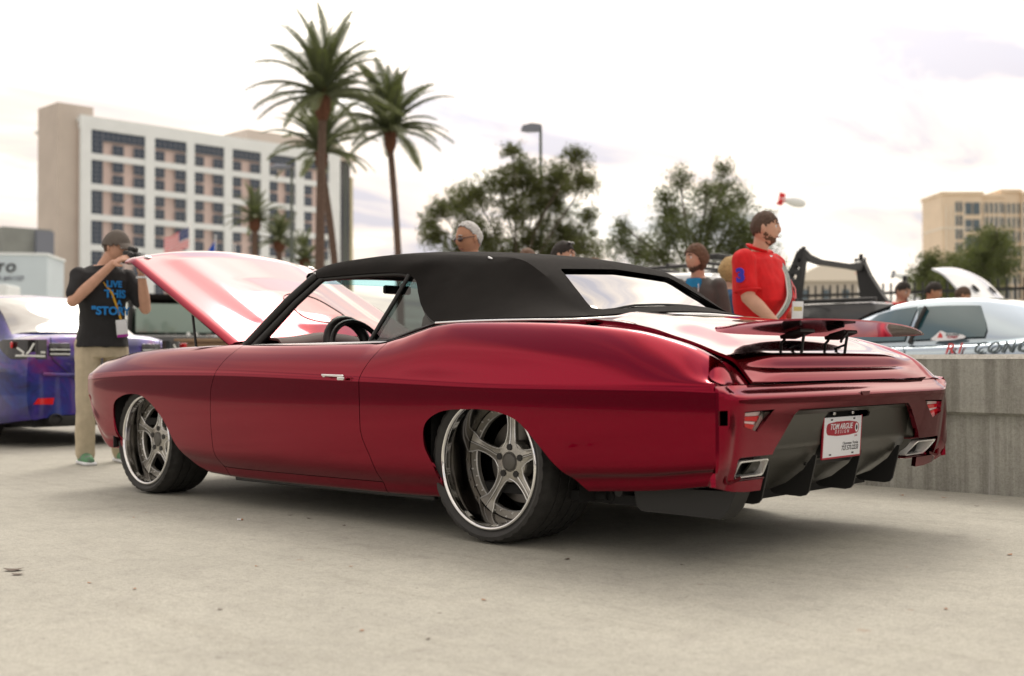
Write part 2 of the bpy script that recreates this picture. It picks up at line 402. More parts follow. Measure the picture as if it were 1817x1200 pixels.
# small litter
def fleck(name, x, y, s, rz, material, label, cat, group=None, curl=0.2):
    b = bmesh.new(); n = 7; row = []
    for i in range(n):
        t = i/(n-1); wv = math.sin(PI*t)**.8*0.34*s
        row.append((b.verts.new((s*(t-.5), -wv, curl*s*(t-.5)**2*2)), b.verts.new((s*(t-.5), 0, curl*s*((t-.5)**2*2-.12)+.001)), b.verts.new((s*(t-.5), wv, curl*s*((t-.5)**2*2+.02)))))
    for a, c in zip(row, row[1:]):
        for k in range(2):
            try: b.faces.new((a[k], c[k], c[k+1], a[k+1]))
            except ValueError: pass
    ob = obj(name, b, material); ob.location = (x, y, 0.002+curl*s*.12); ob.rotation_euler = (0, 0, rz)
    tag(ob, label, cat, group); return ob
M['leafd'] = mat('dry_leaf', (0.10, 0.07, 0.05), 0.7)
M['leafr'] = mat('rust_leaf', (0.36, 0.17, 0.08), 0.7)

# ================================================================ the red convertible
car = tag(empty('convertible_car', (0, 0, 0)), 'lowered dark red convertible with black soft top and raised hood', 'car')
Wf = key([(-3.52, .908), (-3.4, .932), (-3.1, .950), (-2.6, .962), (-2, .968), (-1, .970), (-.4, .975), (.3, .984), (.8, .984), (1.1, .978), (1.193, .972)])
zcf = key([(-3.52, .680), (-3.2, .700), (-2.7, .715), (-2, .719), (-.8, .701), (.2, .683), (1.0, .686), (1.193, .682)])
zbf = key([(-3.52, .560), (-3.505, .540), (-3.45, .43), (-3.24, .253), (-3.05, .256), (-2.6, .215), (-2.3, .175), (-2.1, .165), (-1.85, .158), (-1, .164), (-.28, .178), (.1, .22), (.55, .265), (.86, .290), (1.193, .335)])
yrf = key([(-3.52, .825), (-3.3, .83), (-3, .845), (-2, .852), (-.9, .852), (-.3, .845), (.5, .845), (.95, .842), (1.12, .845), (1.193, .864)])
zrf = key([(-3.52, .742), (-3.48, .768), (-3.3, .802), (-3.113, .828), (-2.724, .853), (-2.08, .867), (-.86, .867), (-.673, .891), (-.516, .922), (-.40, .942), (-.25, .952), (.06, .947), (.3, .938), (.556, .920), (.75, .898), (.888, .868), (1.0, .836), (1.06, .812), (1.12, .778), (1.155, .742), (1.178, .712), (1.193, .700)])
decke = key([(-4, .80), (.40, .80), (.5, .938), (.62, .925), (.75, .900), (.86, .868), (.95, .842), (1.05, .800), (1.12, .770), (1.16, .735), (1.193, .697)])
def section(x):
    W, zc, zb, yr, zr = Wf(x), zcf(x), zbf(x), yrf(x), zrf(x)
    kk = min(1, max(0, (.62-zb)/.30))
    za = min(.575, zc-.09)
    tk = float(np.interp(x, [-3.45, -2.9], [.35, 1])) if x < -2.9 else 1.0
    c = [(W-.17*tk, zb+.012), (W-.078*tk, zb), (W-.058*tk, zb+.045*kk+.005), (W-.028*tk, zb+(za-zb)*.26), (W-.011, zb+(za-zb)*.62), (W-.003, za+.01), (W-.0008, zc-.035), (W-.0004, zc-.006), (W-.0075, zc+.020),
         (yr+(W-yr)*.66, zc+(zr-zc)*.52), (yr+(W-yr)*.27, zc+(zr-zc)*.86), (yr, zr)]
    if x < .42:
        c += [(yr-.022, zr+.003), (yr-.042, zr-.004), (yr-.050, zr-.06)]
    else:
        zd = decke(x); t = min(1, (x-.42)/.1)
        c += [(yr-.022, zr+.002), (yr-.05, zr+(zd-zr)*.35-.002*t), (.748, zd-.001)]
    return c
ROCK = 8                      # spline rows that belong to the rocker panel
def rows(x, sub=4):
    return spline(section(x), sub)
doorF = key([(.15, -1.955), (.187, -1.976), (.298, -2.047), (.45, -2.055), (.603, -2.048), (.756, -1.978), (.87, -1.898)])
doorR = key([(.15, -.66), (.242, -.687), (.313, -.715), (.467, -.788), (.679, -.788), (.87, -.705)])
def warp(x, z):
    if -2.65 < x < -.33:
        A = [(-2.65, 0), (-1.98, doorF(z)+1.98), (-.74, doorR(z)+.74), (-.33, 0)]
        for (a, p), (b, q) in zip(A, A[1:]):
            if a <= x <= b: return x+p+(q-p)*(x-a)/(b-a)
    return x
def side_grid(xs, r0=0, r1=None, warped=True):
    G = []
    for x in xs:
        rr = rows(x)
        if r1 is not None: rr = rr[r0:r1+1]
        elif r0: rr = rr[r0:]
        G.append([(warp(x, z) if warped else x, -y, z) for y, z in rr])
    return G
GAP = .0022
def lin(a, b, step):
    n = max(2, int(round(abs(b-a)/step))+1); return list(np.linspace(a, b, n))
arch_r = spline([(-.27, .05), (-.262, .20), (-.290, .31), (-.346, .409), (-.336, .50), (-.243, .557), (-.068, .576), (.1, .573), (.229, .538), (.323, .463), (.414, .377), (.561, .262), (.66, .17), (.72, .05)], 5)
arch_f = spline([(-3.085, .05), (-3.085, .24), (-3.144, .412), (-3.131, .525), (-3.031, .574), (-2.835, .588), (-2.708, .551), (-2.553, .448), (-2.432, .309), (-2.315, .221), (-2.13, .150), (-2.06, .05)], 5)
cut_r = prism(arch_r, 'Y', -1.2, -.55); cut_f = prism(arch_f, 'Y', -1.2, -.55)
def cutc(m): return m.copy()
fender = boolean(grid_mesh(side_grid(lin(-3.52, -1.98-GAP, .02)), .012), [cutc(cut_f)])
door_rows = side_grid(lin(-1.98+GAP, -.74-GAP, .02), ROCK)
for col in door_rows: col[0] = (col[0][0], col[0][1], col[0][2]+.003)
door = grid_mesh(door_rows, .012)
# rocker rows under the door, one span
rocker = grid_mesh(side_grid(lin(-1.98+GAP, -.74-GAP, .02), 0, ROCK), .012)
quarter = boolean(grid_mesh(side_grid(lin(-.74+GAP, 1.193, .016)), .012), [cutc(cut_r)])
for nm, me in (('front_fender', fender), ('door', door), ('rocker_panel', rocker), ('rear_quarter_panel', quarter)):
    m2 = mirror_mesh(me)
    for mm in (me, m2):
        mm.materials.clear(); ob = obj(nm, mm, M['paint'], car); shade(mm, 40)
        if nm == 'door':
            s = -1 if mm is me else 1
            # handle on the door skin
            hb = bev_box(.165, .014, .012, .004, (-.95, s*.997, .714), Euler((0, R(1.5), 0)))
            bev_box(.05, .018, .020, .005, (-.895, s*.990, .701), None, hb)
            bev_box(.018, .03, .014, .004, (-1.02, s*.985, .712), None, hb)
            obj('door_handle', hb, M['chrome'], ob, 40)

# front fascia closing the nose
c0 = [(-y, z) for y, z in rows(-3.52)][4:48]
G = []
for k in range(25):
    t = k/24; G.append([(-3.521-.20*math.sin(PI*t)**1.6, y*(1-2*t), z) for y, z in c0])
obj('front_bumper', grid_mesh(G[::-1], .012), M['paint'], car, 40)

# rear fascia
Xz = key([(.30, 1.165), (.335, 1.180), (.40, 1.205), (.50, 1.222), (.60, 1.234), (.630, 1.240), (.645, 1.240), (.656, 1.232), (.672, 1.212), (.684, 1.199), (.692, 1.192)])
def fascia_pt(u, z):
    """u in 0..1 from the left side seam to the centre line"""
    X = Xz(z); a = [(1.1955, -.9735), (min(1.206, X-.001), -.9665), (min(1.224, X), -.925), (X-.003, -.884), (X, -.868), (X+.003, -.845), (X+.008, -.70), (X+.014, -.40), (X+.018, -.15), (X+.018, 0)]
    t = [0, .05, .14, .24, .28, .32, .48, .72, .9, 1.0]
    i = min(int(np.searchsorted(t, u, 'right'))-1, 8); k = (u-t[i])/(t[i+1]-t[i])
    return (a[i][0]+(a[i+1][0]-a[i][0])*k, a[i][1]+(a[i+1][1]-a[i][1])*k)
zs = [.332, .345, .36, .38, .40, .43, .46, .49, .52, .55, .58, .60, .615, .625, .633, .640, .645, .650, .656, .663, .670, .677, .684, .689, .692]
us = [0, .02, .05, .09, .14, .19, .22, .24, .26, .28, .30, .32, .36, .4, .44, .48, .54, .6, .66, .72, .81, .9, 1.0]
G = []
for u in us+[2-u for u in us[::-1]][1:]:
    col = []
    for z in zs:
        uu_ = min(1, (u if u <= 1 else 2-u)/.42); zz_ = z-.036*uu_*max(0, min(1, (.362-z)/.03))
        x, y = fascia_pt(u if u <= 1 else 2-u, max(z, .30)); col.append((x, y if u <= 1 else -y, zz_))
    G.append(col)
# upper lip turns in under the deck lid
for col in G:
    x, y, z = col[-1]; col.append((x-.012, y*.995, z+.001)); col.append((x-.03, y*.98, z-.02))
fas = grid_mesh(G, .02)
diffp = [(-.668, .25), (-.650, .40), (-.615, .455), (-.505, .575), (-.47, .594), (.47, .594), (.505, .575), (.615, .455), (.650, .40), (.668, .25)]
def mir(p): return [(-a, b) for a, b in p][::-1]
tailp = [(-.842, .597), (-.648, .601), (-.665, .590), (-.752, .520), (-.840, .543)]
exhn = [(-.838, .340), (-.850, .350), (-.852, .420), (-.840, .430), (-.60, .430), (-.60, .340)]
notch = [(1.2005, .548), (1.232, .548), (1.232, .606), (1.2005, .606)]
cutters = [prism([(1.204, .550), (1.221, .550), (1.221, .604), (1.204, .604)], 'Y', -1.1, -.88), prism([(1.204, .550), (1.221, .550), (1.221, .604), (1.204, .604)], 'Y', .88, 1.1), prism(diffp, 'X', 1.0, 1.4), prism(tailp, 'X', 1.0, 1.4), prism(mir(tailp), 'X', 1.0, 1.4), prism(exhn, 'X', 1.0, 1.4), prism(mir(exhn), 'X', 1.0, 1.4)]
fas = boolean(fas, cutters); fas.materials.clear()
fo = obj('rear_bumper', fas, M['paint'], car, 32)
for s in (-1, 1):
    obj('side_marker_notch', bev_box(.024, .01, .08, 0, (1.206, s*.895, .577)), M['black'], fo)
    # deep tail lamp: sloping lens at the bottom of a recess
    tp = tailp if s < 0 else mir(tailp)
    # recess walls
    n = len(tp); cx = sum(p[0] for p in tp)/n; cz = sum(p[1] for p in tp)/n
    inn = [(cx+(p[0]-cx)*.94, cz+(p[1]-cz)*.94) for p in tp]
    v = [(1.232, *p) for p in tp]+[(1.165, *p) for p in inn]; f = [(i, (i+1) % n, (i+1) % n+n, i+n) for i in range(n)]
    obj('lamp_recess', pydata('lamp_recess', v, f), M['paint'], fo)
    def half(p0, p1, p2, p3): return [p0, p1, p2, p3]
    lensp = [(-.845, .590), (-.685, .594), (-.752, .523), (-.845, .542)]
    # three stripes: red, clear, red
    def lerp(a, b, t): return (a[0]+(b[0]-a[0])*t, a[1]+(b[1]-a[1])*t)
    A, B, Cc, D = lensp
    tl = None
    for t0, t1, mm in ((0, .22, 'clearlens'), (.24, .52, 'redlens'), (.54, .68, 'clearlens'), (.70, 1.0, 'redlens')):
        q = [lerp(A, D, t0), lerp(B, Cc, t0), lerp(B, Cc, t1), lerp(A, D, t1)]
        if s > 0: q = mir(q)
        ob = obj('tail_lamp' if tl is None else 'lamp_stripe', prism(q, 'X', 1.18, 1.212 + (.004 if mm == 'redlens' else 0)), M[mm], car if tl is None else tl)
        if tl is None: tl = ob
    ch = [(-.70, .594), (-.668, .592), (-.757, .520), (-.765, .528)]
    if s > 0: ch = mir(ch)
    obj('lamp_bezel', prism(ch, 'X', 1.18, 1.222), M['gunmetal'], tl)
# emblem on the shelf
obj('rear_emblem', prism([(-.03, .003), (.05, .003), (.04, -.012), (-.01, -.014)], 'X', 0, .004), M['paint_in'], fo).location = (1.258, 0.03, .652)

# diffuser panel
G = []
zd_ = [.594, .575, .54, .50, .46, .446, .441, .432, .415, .40, .385, .37, .355, .34, .325, .31, .295, .28, .265, .25, .238]
xd_ = key([(.238, .915), (.25, .945), (.28, 1.01), (.31, 1.062), (.34, 1.105), (.37, 1.140), (.40, 1.165), (.42, 1.175), (.435, 1.180), (.438, 1.178), (.443, 1.190), (.46, 1.190), (.50, 1.195), (.54, 1.205), (.594, 1.225)])
for y in np.linspace(-.70, .70, 57):
    d = .012*max(0, 1-abs(y)/.6)
    G.append([(xd_(z)-.02*(abs(y) < .60)*(z < .59)-d, y, z) for z in zd_])
dif = grid_mesh(G, .008)
plr = [(-.175, .38), (-.175, .55), (-.15, .572), (.19, .572), (.215, .56), (.215, .545), (.165, .54), (.165, .38)]
dif = boolean(dif, [prism(plr, 'X', 1.0, 1.4)]); dif.materials.clear()
do = obj('diffuser', dif, M['satin'], car, 35)
# recess behind the plate
obj('plate_recess', bev_box(.01, .46, .24, 0, (1.118, .02, .475)), M['black'], do)
obj('recess_top', bev_box(.075, .42, .01, 0, (1.155, .02, .579)), M['black'], do)
for y in (-.06, .10):
    obj('plate_lamp', bev_box(.02, .022, .014, .003, (1.165, y, .562)), M['chrome'], do, 40)
for y0, tilt in ((-.57, 0), (-.21, 0), (.17, 0), (.54, 0)):
    fp = [(.965, .250), (.972, .238), (.99, .231), (1.105, .228), (1.128, .234), (1.142, .250), (1.172, .368), (1.178, .400), (1.165, .40), (1.12, .34), (1.04, .28)]
    me = prism(fp, 'Y', -.005, .005); ob = obj('diffuser_fin', me, M['black'], do); ob.location = (-.005, y0, 0)
# plate
pl = obj('number_plate', bev_box(.004, .318, .165, .0015, (0, 0, 0)), M['white'], car, 40)
pl.location = (1.178, -.005, .466); pl.rotation_euler = (0, R(4), 0)
fr = bmesh.new()
for (sy, sz, cy, cz) in ((.330, .008, 0, -.086), (.007, .172, .1625, 0), (.007, .172, -.1625, 0)): bev_box(.008, sy, sz, .002, (-.002, cy, cz), None, fr)
obj('plate_frame', fr, M['platered'], pl, 40)
# banner
rb = spline([(-.125, .058), (.115, .058), (.135, .046), (.138, .030), (.130, .016), (.118, .010), (-.125, .010), (-.139, .020), (-.142, .034), (-.138, .050)], 3, closed=True)
obj('plate_banner', prism([tuple(p) for p in rb], 'X', .0021, .0026), M['platered'], pl)
XD, YD = (0, 1, 0), (0, 0, 1)
place_text('banner_text', 'TOM ARGUE', .0335, (.0030, -.018, .042), XD, YD, M['white'], pl, depth=.0003, bold=.0005, shear=.25)
place_text('banner_text', 'DESIGN', .020, (.0030, -.012, .0205), XD, YD, M['white'], pl, depth=.0003, shear=.25, spacing=2.0)
place_text('plate_text', '.COM', .010, (.0024, .112, -.001), XD, YD, M['platered'], pl, depth=.0003)
place_text('plate_text', 'Clearwater, Florida', .017, (.0024, .070, -.030), XD, YD, M['ink'], pl, depth=.0003)
place_text('plate_text', '727.573.2233', .027, (.0024, .068, -.050), XD, YD, M['ink'], pl, depth=.0003, bold=.0005)
v, f = lathe([(.0085, .0026), (.014, .0026), (.014, .0032), (.0085, .0032)], 32, 'X', closed=True)
lg = pydata('logo_ring', [(a, b*1.0, c*1.35) for a, b, c in v], f)
ob = obj('logo_ring', lg, M['white'], pl); ob.location = (.0, .116, .034)
v, f = lathe([(0.0001, .0034), (.0078, .0034), (.0078, .0026)], 24, 'X')
ob = obj('logo_dot', pydata('logo_dot', [(a, b, c*1.35) for a, b, c in v], f), M['ink'], pl); ob.location = (0, .116, .034)
for y, z in ((-.100, .0725), (.092, .0725), (-.100, -.072), (.092, -.072)):
    obj('plate_slot', bev_box(.0006, .018, .0065, 0, (.0022, y, z)), M['ink'], pl)

# exhaust tips
def tip_ring(s, w, h, xt, xb, n=6):
    """rounded slash-cut rectangle; top edge reaches further back than the bottom edge"""
    out = []; r = .014
    for cx, cz, a0 in ((w/2-r, h/2-r, 0), (-w/2+r, h/2-r, 90), (-w/2+r, -h/2+r, 180), (w/2-r, -h/2+r, 270)):
        for k in range(n+1):
            a = R(a0+90*k/n); y = cx+r*math.cos(a); z = cz+r*math.sin(a)
            out.append((xb+(xt-xb)*(z+h/2)/h, y+s*.015*z/(h/2), z))
    return out
for s in (-1, 1):
    rings = [tip_ring(s, .205, .070, 1.03, 1.03), tip_ring(s, .205, .070, 1.206, 1.160), tip_ring(s, .203, .068, 1.211, 1.164), tip_ring(s, .193, .059, 1.211, 1.164), tip_ring(s, .188, .054, 1.204, 1.158), tip_ring(s, .186, .052, 1.05, 1.05)]
    nn_ = len(rings[0]); v = sum(rings, []); f = []
    for a in range(len(rings)-1):
        for k in range(nn_): f.append((a*nn_+k, a*nn_+(k+1) % nn_, (a+1)*nn_+(k+1) % nn_, (a+1)*nn_+k))
    ob = obj('exhaust_tip', fix_normals(pydata('tip', v, f)), M['polish'], car, 40)
    ob.location = (0, s*.722, .381)
    v, f = lathe([(.001, 0), (.04, 0)], 4, 'X')
    obj('tip_inside', bev_box(.01, .20, .066, 0, (1.12, 0, 0)), M['dark'], ob)
    obj('tip_shroud', bev_box(.16, .255, .006, .002, (1.12, s*.722, .4285)), M['paint_in'], fo)
    obj('tip_floor', bev_box(.16, .250, .006, .002, (1.09, s*.730, .338)), M['paint_in'], fo)

# deck lid: valley between the quarters, dropping into a ducktail
deckc = key([(.46, .985), (.52, .978), (.6, .968), (.75, .938), (.86, .902), (.95, .862), (1.02, .828), (1.08, .808), (1.128, .799), (1.138, .792), (1.146, .765), (1.152, .746), (1.162, .741), (1.178, .733), (1.192, .715), (1.199, .698)])
decke2 = key([(.46, .944), (.5, .938), (.62, .925), (.75, .900), (.86, .868), (.95, .842), (1.05, .806), (1.12, .780), (1.16, .742), (1.18, .718), (1.199, .697)])
G = []
dxs = lin(.46, 1.12, .02)+[1.126, 1.131, 1.135, 1.138, 1.141, 1.144, 1.147, 1.150, 1.154, 1.160, 1.168, 1.176, 1.184, 1.190, 1.195, 1.199]
for x in dxs:
    row = []
    for y in np.linspace(-.744, .744, 61):
        q = abs(y)/.744; wgt = min(1, max(0, (q-.62)/.38)); wgt = wgt*wgt*(3-2*wgt)
        zc_, ze = deckc(x), decke2(x)
        base = zc_*(1-q*q*.25)+ze*q*q*.25
        row.append((x+.006*(1-q*q), y, base*(1-wgt)+ze*wgt))
    G.append(row)
lid = obj('trunk_lid', grid_mesh(np.array(G)[:, ::-1], .012), M['paint'], car, 30)
# dark gap line below the lid
obj('lid_shadow_gap', bev_box(.012, 1.78, .008, 0, (1.172, 0, .690)), M['black'], car)

# tonneau panel under the soft top between quarters
G = []
for x in lin(-.45, .455, .05):
    G.append([(x, y, .935+.03*(1-(y/.8)**2) if x > .3 else .90) for y in np.linspace(-.80, .80, 17)])
obj('tonneau_panel', grid_mesh(np.array(G)[:, ::-1], .01), M['paint'], car, 40)

# spoiler: tilted adaptive wing
G = []
for y in np.linspace(-.875, .875, 51):
    q = abs(y)/.875
    xr = 1.215-.045*q**2-.030*q**6; xf = .955+.06*q**1.5+.115*q**5; zr_ = .953-.030*q**2-.022*q**6; zf_ = .893+.002*q+.008*q**5
    c = []
    for t in np.linspace(0, 1, 9):
        c.append((xf+(xr-xf)*t, y, zf_+(zr_-zf_)*t+.006*math.sin(PI*t)))
    G.append(c)
sp = obj('spoiler', grid_mesh(np.array(G)[::-1], .007), M['paint'], car, 35)
obj('spoiler_bracket', bev_box(.10, .12, .016, .004, (1.075, -.185, .892), Euler((0, R(-17), 0))), M['black'], sp, 40)
obj('spoiler_bracket', bev_box(.10, .12, .016, .004, (1.075, .185, .892), Euler((0, R(-17), 0))), M['black'], sp, 40)
for y in (-.185, .185):
    b = tube([(.995, y, .815), (.990, y, .846), (1.012, y, .866), (1.022, y, .892)], .0065, 8)
    tube([(1.085, y+.01, .800), (1.092, y+.01, .85), (1.100, y+.01, .895)], .0065, 8, b)
    tube([(.998, y, .818), (1.092, y+.01, .850)], .005, 8, b)
    tube([(1.022, y, .886), (1.09, y+.01, .905)], .012, 8, b)
    obj('spoiler_strut', b, M['black'], sp, 60)
    obj('strut_foot', bev_box(.13, .035, .008, .003, (1.03, y, .818), Euler((0, R(20), 0))), M['black'], sp, 40)
b = tube([(1.12, .10, .862), (1.135, .075, .87), (1.15, .085, .89), (1.14, .115, .902)], .006, 8)
obj('spoiler_cable', b, M['black'], sp, 60)

# belt trim along the foot of the soft top
trim = spline([(-.43, -.812, .957), (-.2, -.812, .960), (.143, -.812, .958), (.33, -.80, .954), (.43, -.75, .956), (.485, -.62, .966), (.505, -.4, .980), (.515, 0, .992), (.505, .4, .980), (.485, .62, .966), (.43, .75, .956), (.33, .80, .954), (.143, .812, .958), (-.2, .812, .960), (-.43, .812, .957)], 6)
obj('belt_trim', tube(trim, .0065, 8), M['chrome'], car, 60)

# soft top
Sv = spline([(-1.655, -.560, 1.262), (-1.50, -.575, 1.288), (-1.0, -.580, 1.305), (-.60, -.570, 1.285), (-.35, -.560, 1.262), (-.20, -.555, 1.249), (-.12, -.550, 1.232), (.0, -.560, 1.170), (.13, -.575, 1.080), (.265, -.600, .990), (.36, -.63, .962)], 8)
Cv = spline([(-1.665, 0, 1.290), (-1.50, 0, 1.318), (-1.0, 0, 1.345), (-.60, 0, 1.325), (-.35, 0, 1.300), (-.22, 0, 1.282), (-.12, 0, 1.258), (.0, 0, 1.202), (.15, 0, 1.120), (.34, 0, 1.035), (.505, 0, .992)], 8)
Bv = spline([(-1.640, -.605, 1.222), (-1.50, -.622, 1.224), (-1.0, -.640, 1.222), (-.84, -.642, 1.212), (-.735, -.652, 1.175), (-.655, -.700, 1.09), (-.560, -.752, 1.01), (-.43, -.800, .957), (-.1, -.804, .960), (.20, -.800, .957), (.40, -.73, .958)], 8)
G = []
for s_, c_, b_ in zip(Sv, Cv, Bv):
    row = []
    for k in range(9):                     # side panel, foot to seam, slightly domed
        t = k/9; p = b_*(1-t)+s_*t; bul = math.sin(PI*t)*min(.020, .08*np.linalg.norm(s_-b_)); p = p+np.array([0, -bul, bul*.35]); row.append(p)
    for k in range(1 if False else 0, 13):
        t = k/12; y = s_[1]*(1-t); prof = 1-(y/s_[1])**2
        prof = prof**.8 if prof > 0 else 0
        row.append(np.array([s_[0]+(c_[0]-s_[0])*prof, y, s_[2]+(c_[2]-s_[2])*prof]))
    full = row+[np.array([p[0], -p[1], p[2]]) for p in row[:-1][::-1]]
    G.append(full)
G = np.array(G)
# cloth ripples in the side panel ahead of the corner
for i in range(G.shape[0]):
    for j in range(G.shape[1]):
        x, y, z = G[i, j]
        if abs(y) > .57 and -.75 < x < .15:
            a = math.exp(-((x+.42)/.24)**2)*math.exp(-((z-1.10)/.11)**2)
            G[i, j, 1] += math.copysign(.010*a*math.sin(z*58+x*20), y)
top_me = grid_mesh(G[:, ::-1], .012)
win = spline([(-.545, 1.012), (-.425, 1.203), (-.30, 1.222), (0, 1.236), (.30, 1.222), (.425, 1.203), (.545, 1.012), (.30, 1.022), (0, 1.028), (-.30, 1.022)], 1, closed=True)
# rear window opening: cut from behind through the sloping back
wp = [(-.552, 1.006), (-.545, 1.02), (-.432, 1.196), (-.415, 1.206), (0, 1.226), (.415, 1.206), (.432, 1.196), (.545, 1.02), (.552, 1.006), (.53, 1.004), (0, 1.040), (-.53, 1.004)]
top_me2 = boolean(top_me.copy(), [prism(wp, 'X', -.30, .6)])
top_me2.materials.clear()
st = obj('soft_top', top_me2, M['canvas'], car, 38)
# glass: follows the back surface, a little inside
def back_pt(y, z):
    """x on the back panel for (y,z): search along the section curves"""
    lo = None
    for i in range(len(Sv)-1):
        def zx(i):
            s_, c_ = Sv[i], Cv[i]; pr = max(0, 1-(y/s_[1])**2)**.8
            return s_[0]+(c_[0]-s_[0])*pr, s_[2]+(c_[2]-s_[2])*pr
        x0, z0 = zx(i); x1, z1 = zx(i+1)
        if x0 > -.3 and z1 <= z <= z0: t = (z0-z)/max(z0-z1, 1e-6); return x0+(x1-x0)*t
    return lo
G = []
for k in range(33):
    t = k/32*2-1; row = []
    for m_ in range(13):
        q = m_/12
        zt = 1.216-.020*t*t+.004; zb_ = 1.030-.028*t*t-.004; z = zb_+(zt-zb_)*q; y = t*(.556-.124*q)
        x = back_pt(y, z)
        if x is None: x = row[-1][0]-.02 if row else .3
        row.append((x-.004, y, z-.002))
    G.append(row)
rw = obj('rear_window', grid_mesh(np.array(G), 0), M['rearglass'], car, 80)
# dark binding round the window and seams
def surf(y, z, off=.003):
    x = back_pt(y, z); return (x+off, y, z+off) if x is not None else None
bind = [p for p in (surf(a, b) for a, b in spline([(-.552, 1.008), (-.49, 1.11), (-.432, 1.197), (-.30, 1.213), (0, 1.226), (.30, 1.213), (.432, 1.197), (.49, 1.11), (.552, 1.008), (.30, 1.027), (0, 1.038), (-.30, 1.027)], 4, closed=True)) if p]
obj('window_binding', tube(bind+[bind[0]], .006, 6), M['seal'], st, 60)
for s in (1, -1):
    sm = [(p[0]+.002, s*(p[1]-.001), p[2]+.003) for p in Sv[40:78]]
    obj('seam', tube(sm, .0050, 6), M['seal'], st, 60)
# top seam across the roof at the rear bow
i0 = 40
obj('seam', tube([(G_[0], G_[1], G_[2]+.002) for G_ in [tuple(np.array([Sv[i0][0]+(Cv[i0][0]-Sv[i0][0])*max(0, 1-(y/.556)**2)**.8, y, Sv[i0][2]+(Cv[i0][2]-Sv[i0][2])*max(0, 1-(y/.556)**2)**.8])) for y in np.linspace(-.55, .55, 21)]], .003, 6), M['seal'], st, 60)
# small chrome clip at the seam corner
obj('bow_clip', bev_box(.035, .010, .010, .004, (-.31, -.572, 1.262), Euler((0, R(25), R(0)))), M['white'], st, 40)
# header bow and seals
for s in (-1, 1):
    rl = [(p[0], s*(abs(p[1])-.012), p[2]-.004) for p in Bv[:60]]
    obj('roof_rail_seal', tube(rl, [.014]*len(rl), 8), M['seal'], car, 60)
    # A pillar
    b = bmesh.new()
    ap = [(-1.95, .800, .862), (-1.86, .775, .945), (-1.72, .700, 1.10), (-1.60, .632, 1.215), (-1.575, .615, 1.235)]
    tube([(x, s*y, z) for x, y, z in ap], [.030, .026, .024, .022, .022], 10, b)
    tube([(x+.065, s*(y-.01), z-.008) for x, y, z in ap], [.030, .022, .018, .016, .016], 10, b)
    obj('windscreen_pillar', b, M['seal'], car, 60)
    # door glass post and quarter glass
    obj('window_post', tube([(-.735, s*.800, .873), (-.665, s*.762, .97), (-.705, s*.70, 1.09), (-.80, s*.645, 1.205)][0:1]+[(-.955+.0, s*.79, .872), (-.86, s*.715, 1.05), (-.785, s*.655, 1.19)][1:1] + [(-.955, s*.792, .868), (-.90, s*.752, .955), (-.845, s*.705, 1.07), (-.795, s*.655, 1.200)], [.011]*5 if False else .011, 8) if False else tube([(-.925, s*.800, .862), (-.885, s*.762, .955), (-.835, s*.712, 1.07), (-.785, s*.655, 1.205)], .011, 8), M['seal'], car, 60)
    q0 = [(-.925, .797, .862), (-.885, .759, .955), (-.835, .709, 1.07), (-.785, .652, 1.205)]
    q1 = [(-.42, .795, .945), (-.50, .772, .985), (-.61, .724, 1.07), (-.70, .654, 1.195)]
    G = [[(np.array(a)*(1-t)+np.array(b_)*t)*np.array([1, s, 1])+np.array([0, -s*.008, 0]) for a, b_ in zip(spline(q0, 3), spline(q1, 3))] for t in np.linspace(0, 1, 9)]
    obj('quarter_window', grid_mesh(np.array(G), 0), M['tint'], car, 80)
    obj('quarter_seal', tube([(a[0], s*a[1], a[2]+.002) for a in spline([(-.93, .80, .872), (-.74, .806, .884), (-.62, .808, .912), (-.52, .806, .935), (-.43, .804, .955)], 4)], .008, 6), M['seal'], car, 60)
    # belt seal on the door
    obj('belt_seal', tube([(-1.90, s*.812, .868), (-1.3, s*.812, .870), (-.74, s*.812, .872)], .007, 6), M['chrome'], car, 60)
obj('header_bow', tube([(-1.60, y, 1.235+.03*(1-(y/.62)**2)) for y in np.linspace(-.62, .62, 13)], .024, 8), M['seal'], car, 60)
# front edge of the top drops over the header
G = []
for y in np.linspace(-.60, .60, 25):
    zt = 1.262+.028*(1-(y/.6)**2)
    G.append([(-1.64, y, zt), (-1.665, y, zt-.004), (-1.685, y, zt-.020), (-1.680, y, zt-.036), (-1.66, y, zt-.042)])
obj('top_front_lip', grid_mesh(np.array(G), .006), M['canvas'], car, 50)
# windscreen
G = []
for y in np.linspace(-1, 1, 13):
    G.append([(-1.93-.10*(1-y*y)+.36*t, y*(.775-.15*t), .878+.357*t+.012*(1-y*y)) for t in np.linspace(0, 1, 7)])
obj('windscreen', grid_mesh(np.array(G), 0), M['clear'], car, 80)
M['bluetint'] = tinted_glass('blue_shade_band', (0.50, 0.80, 0.90), 0.02)
G = []
for y in np.linspace(-.98, .98, 13):
    G.append([(-1.93-.10*(1-y*y)+.36*t+.006, y*(.775-.15*t), .878+.357*t+.012*(1-y*y)) for t in np.linspace(.90, 1, 3)])
obj('shade_band', grid_mesh(np.array(G), 0), M['bluetint'], car, 80)

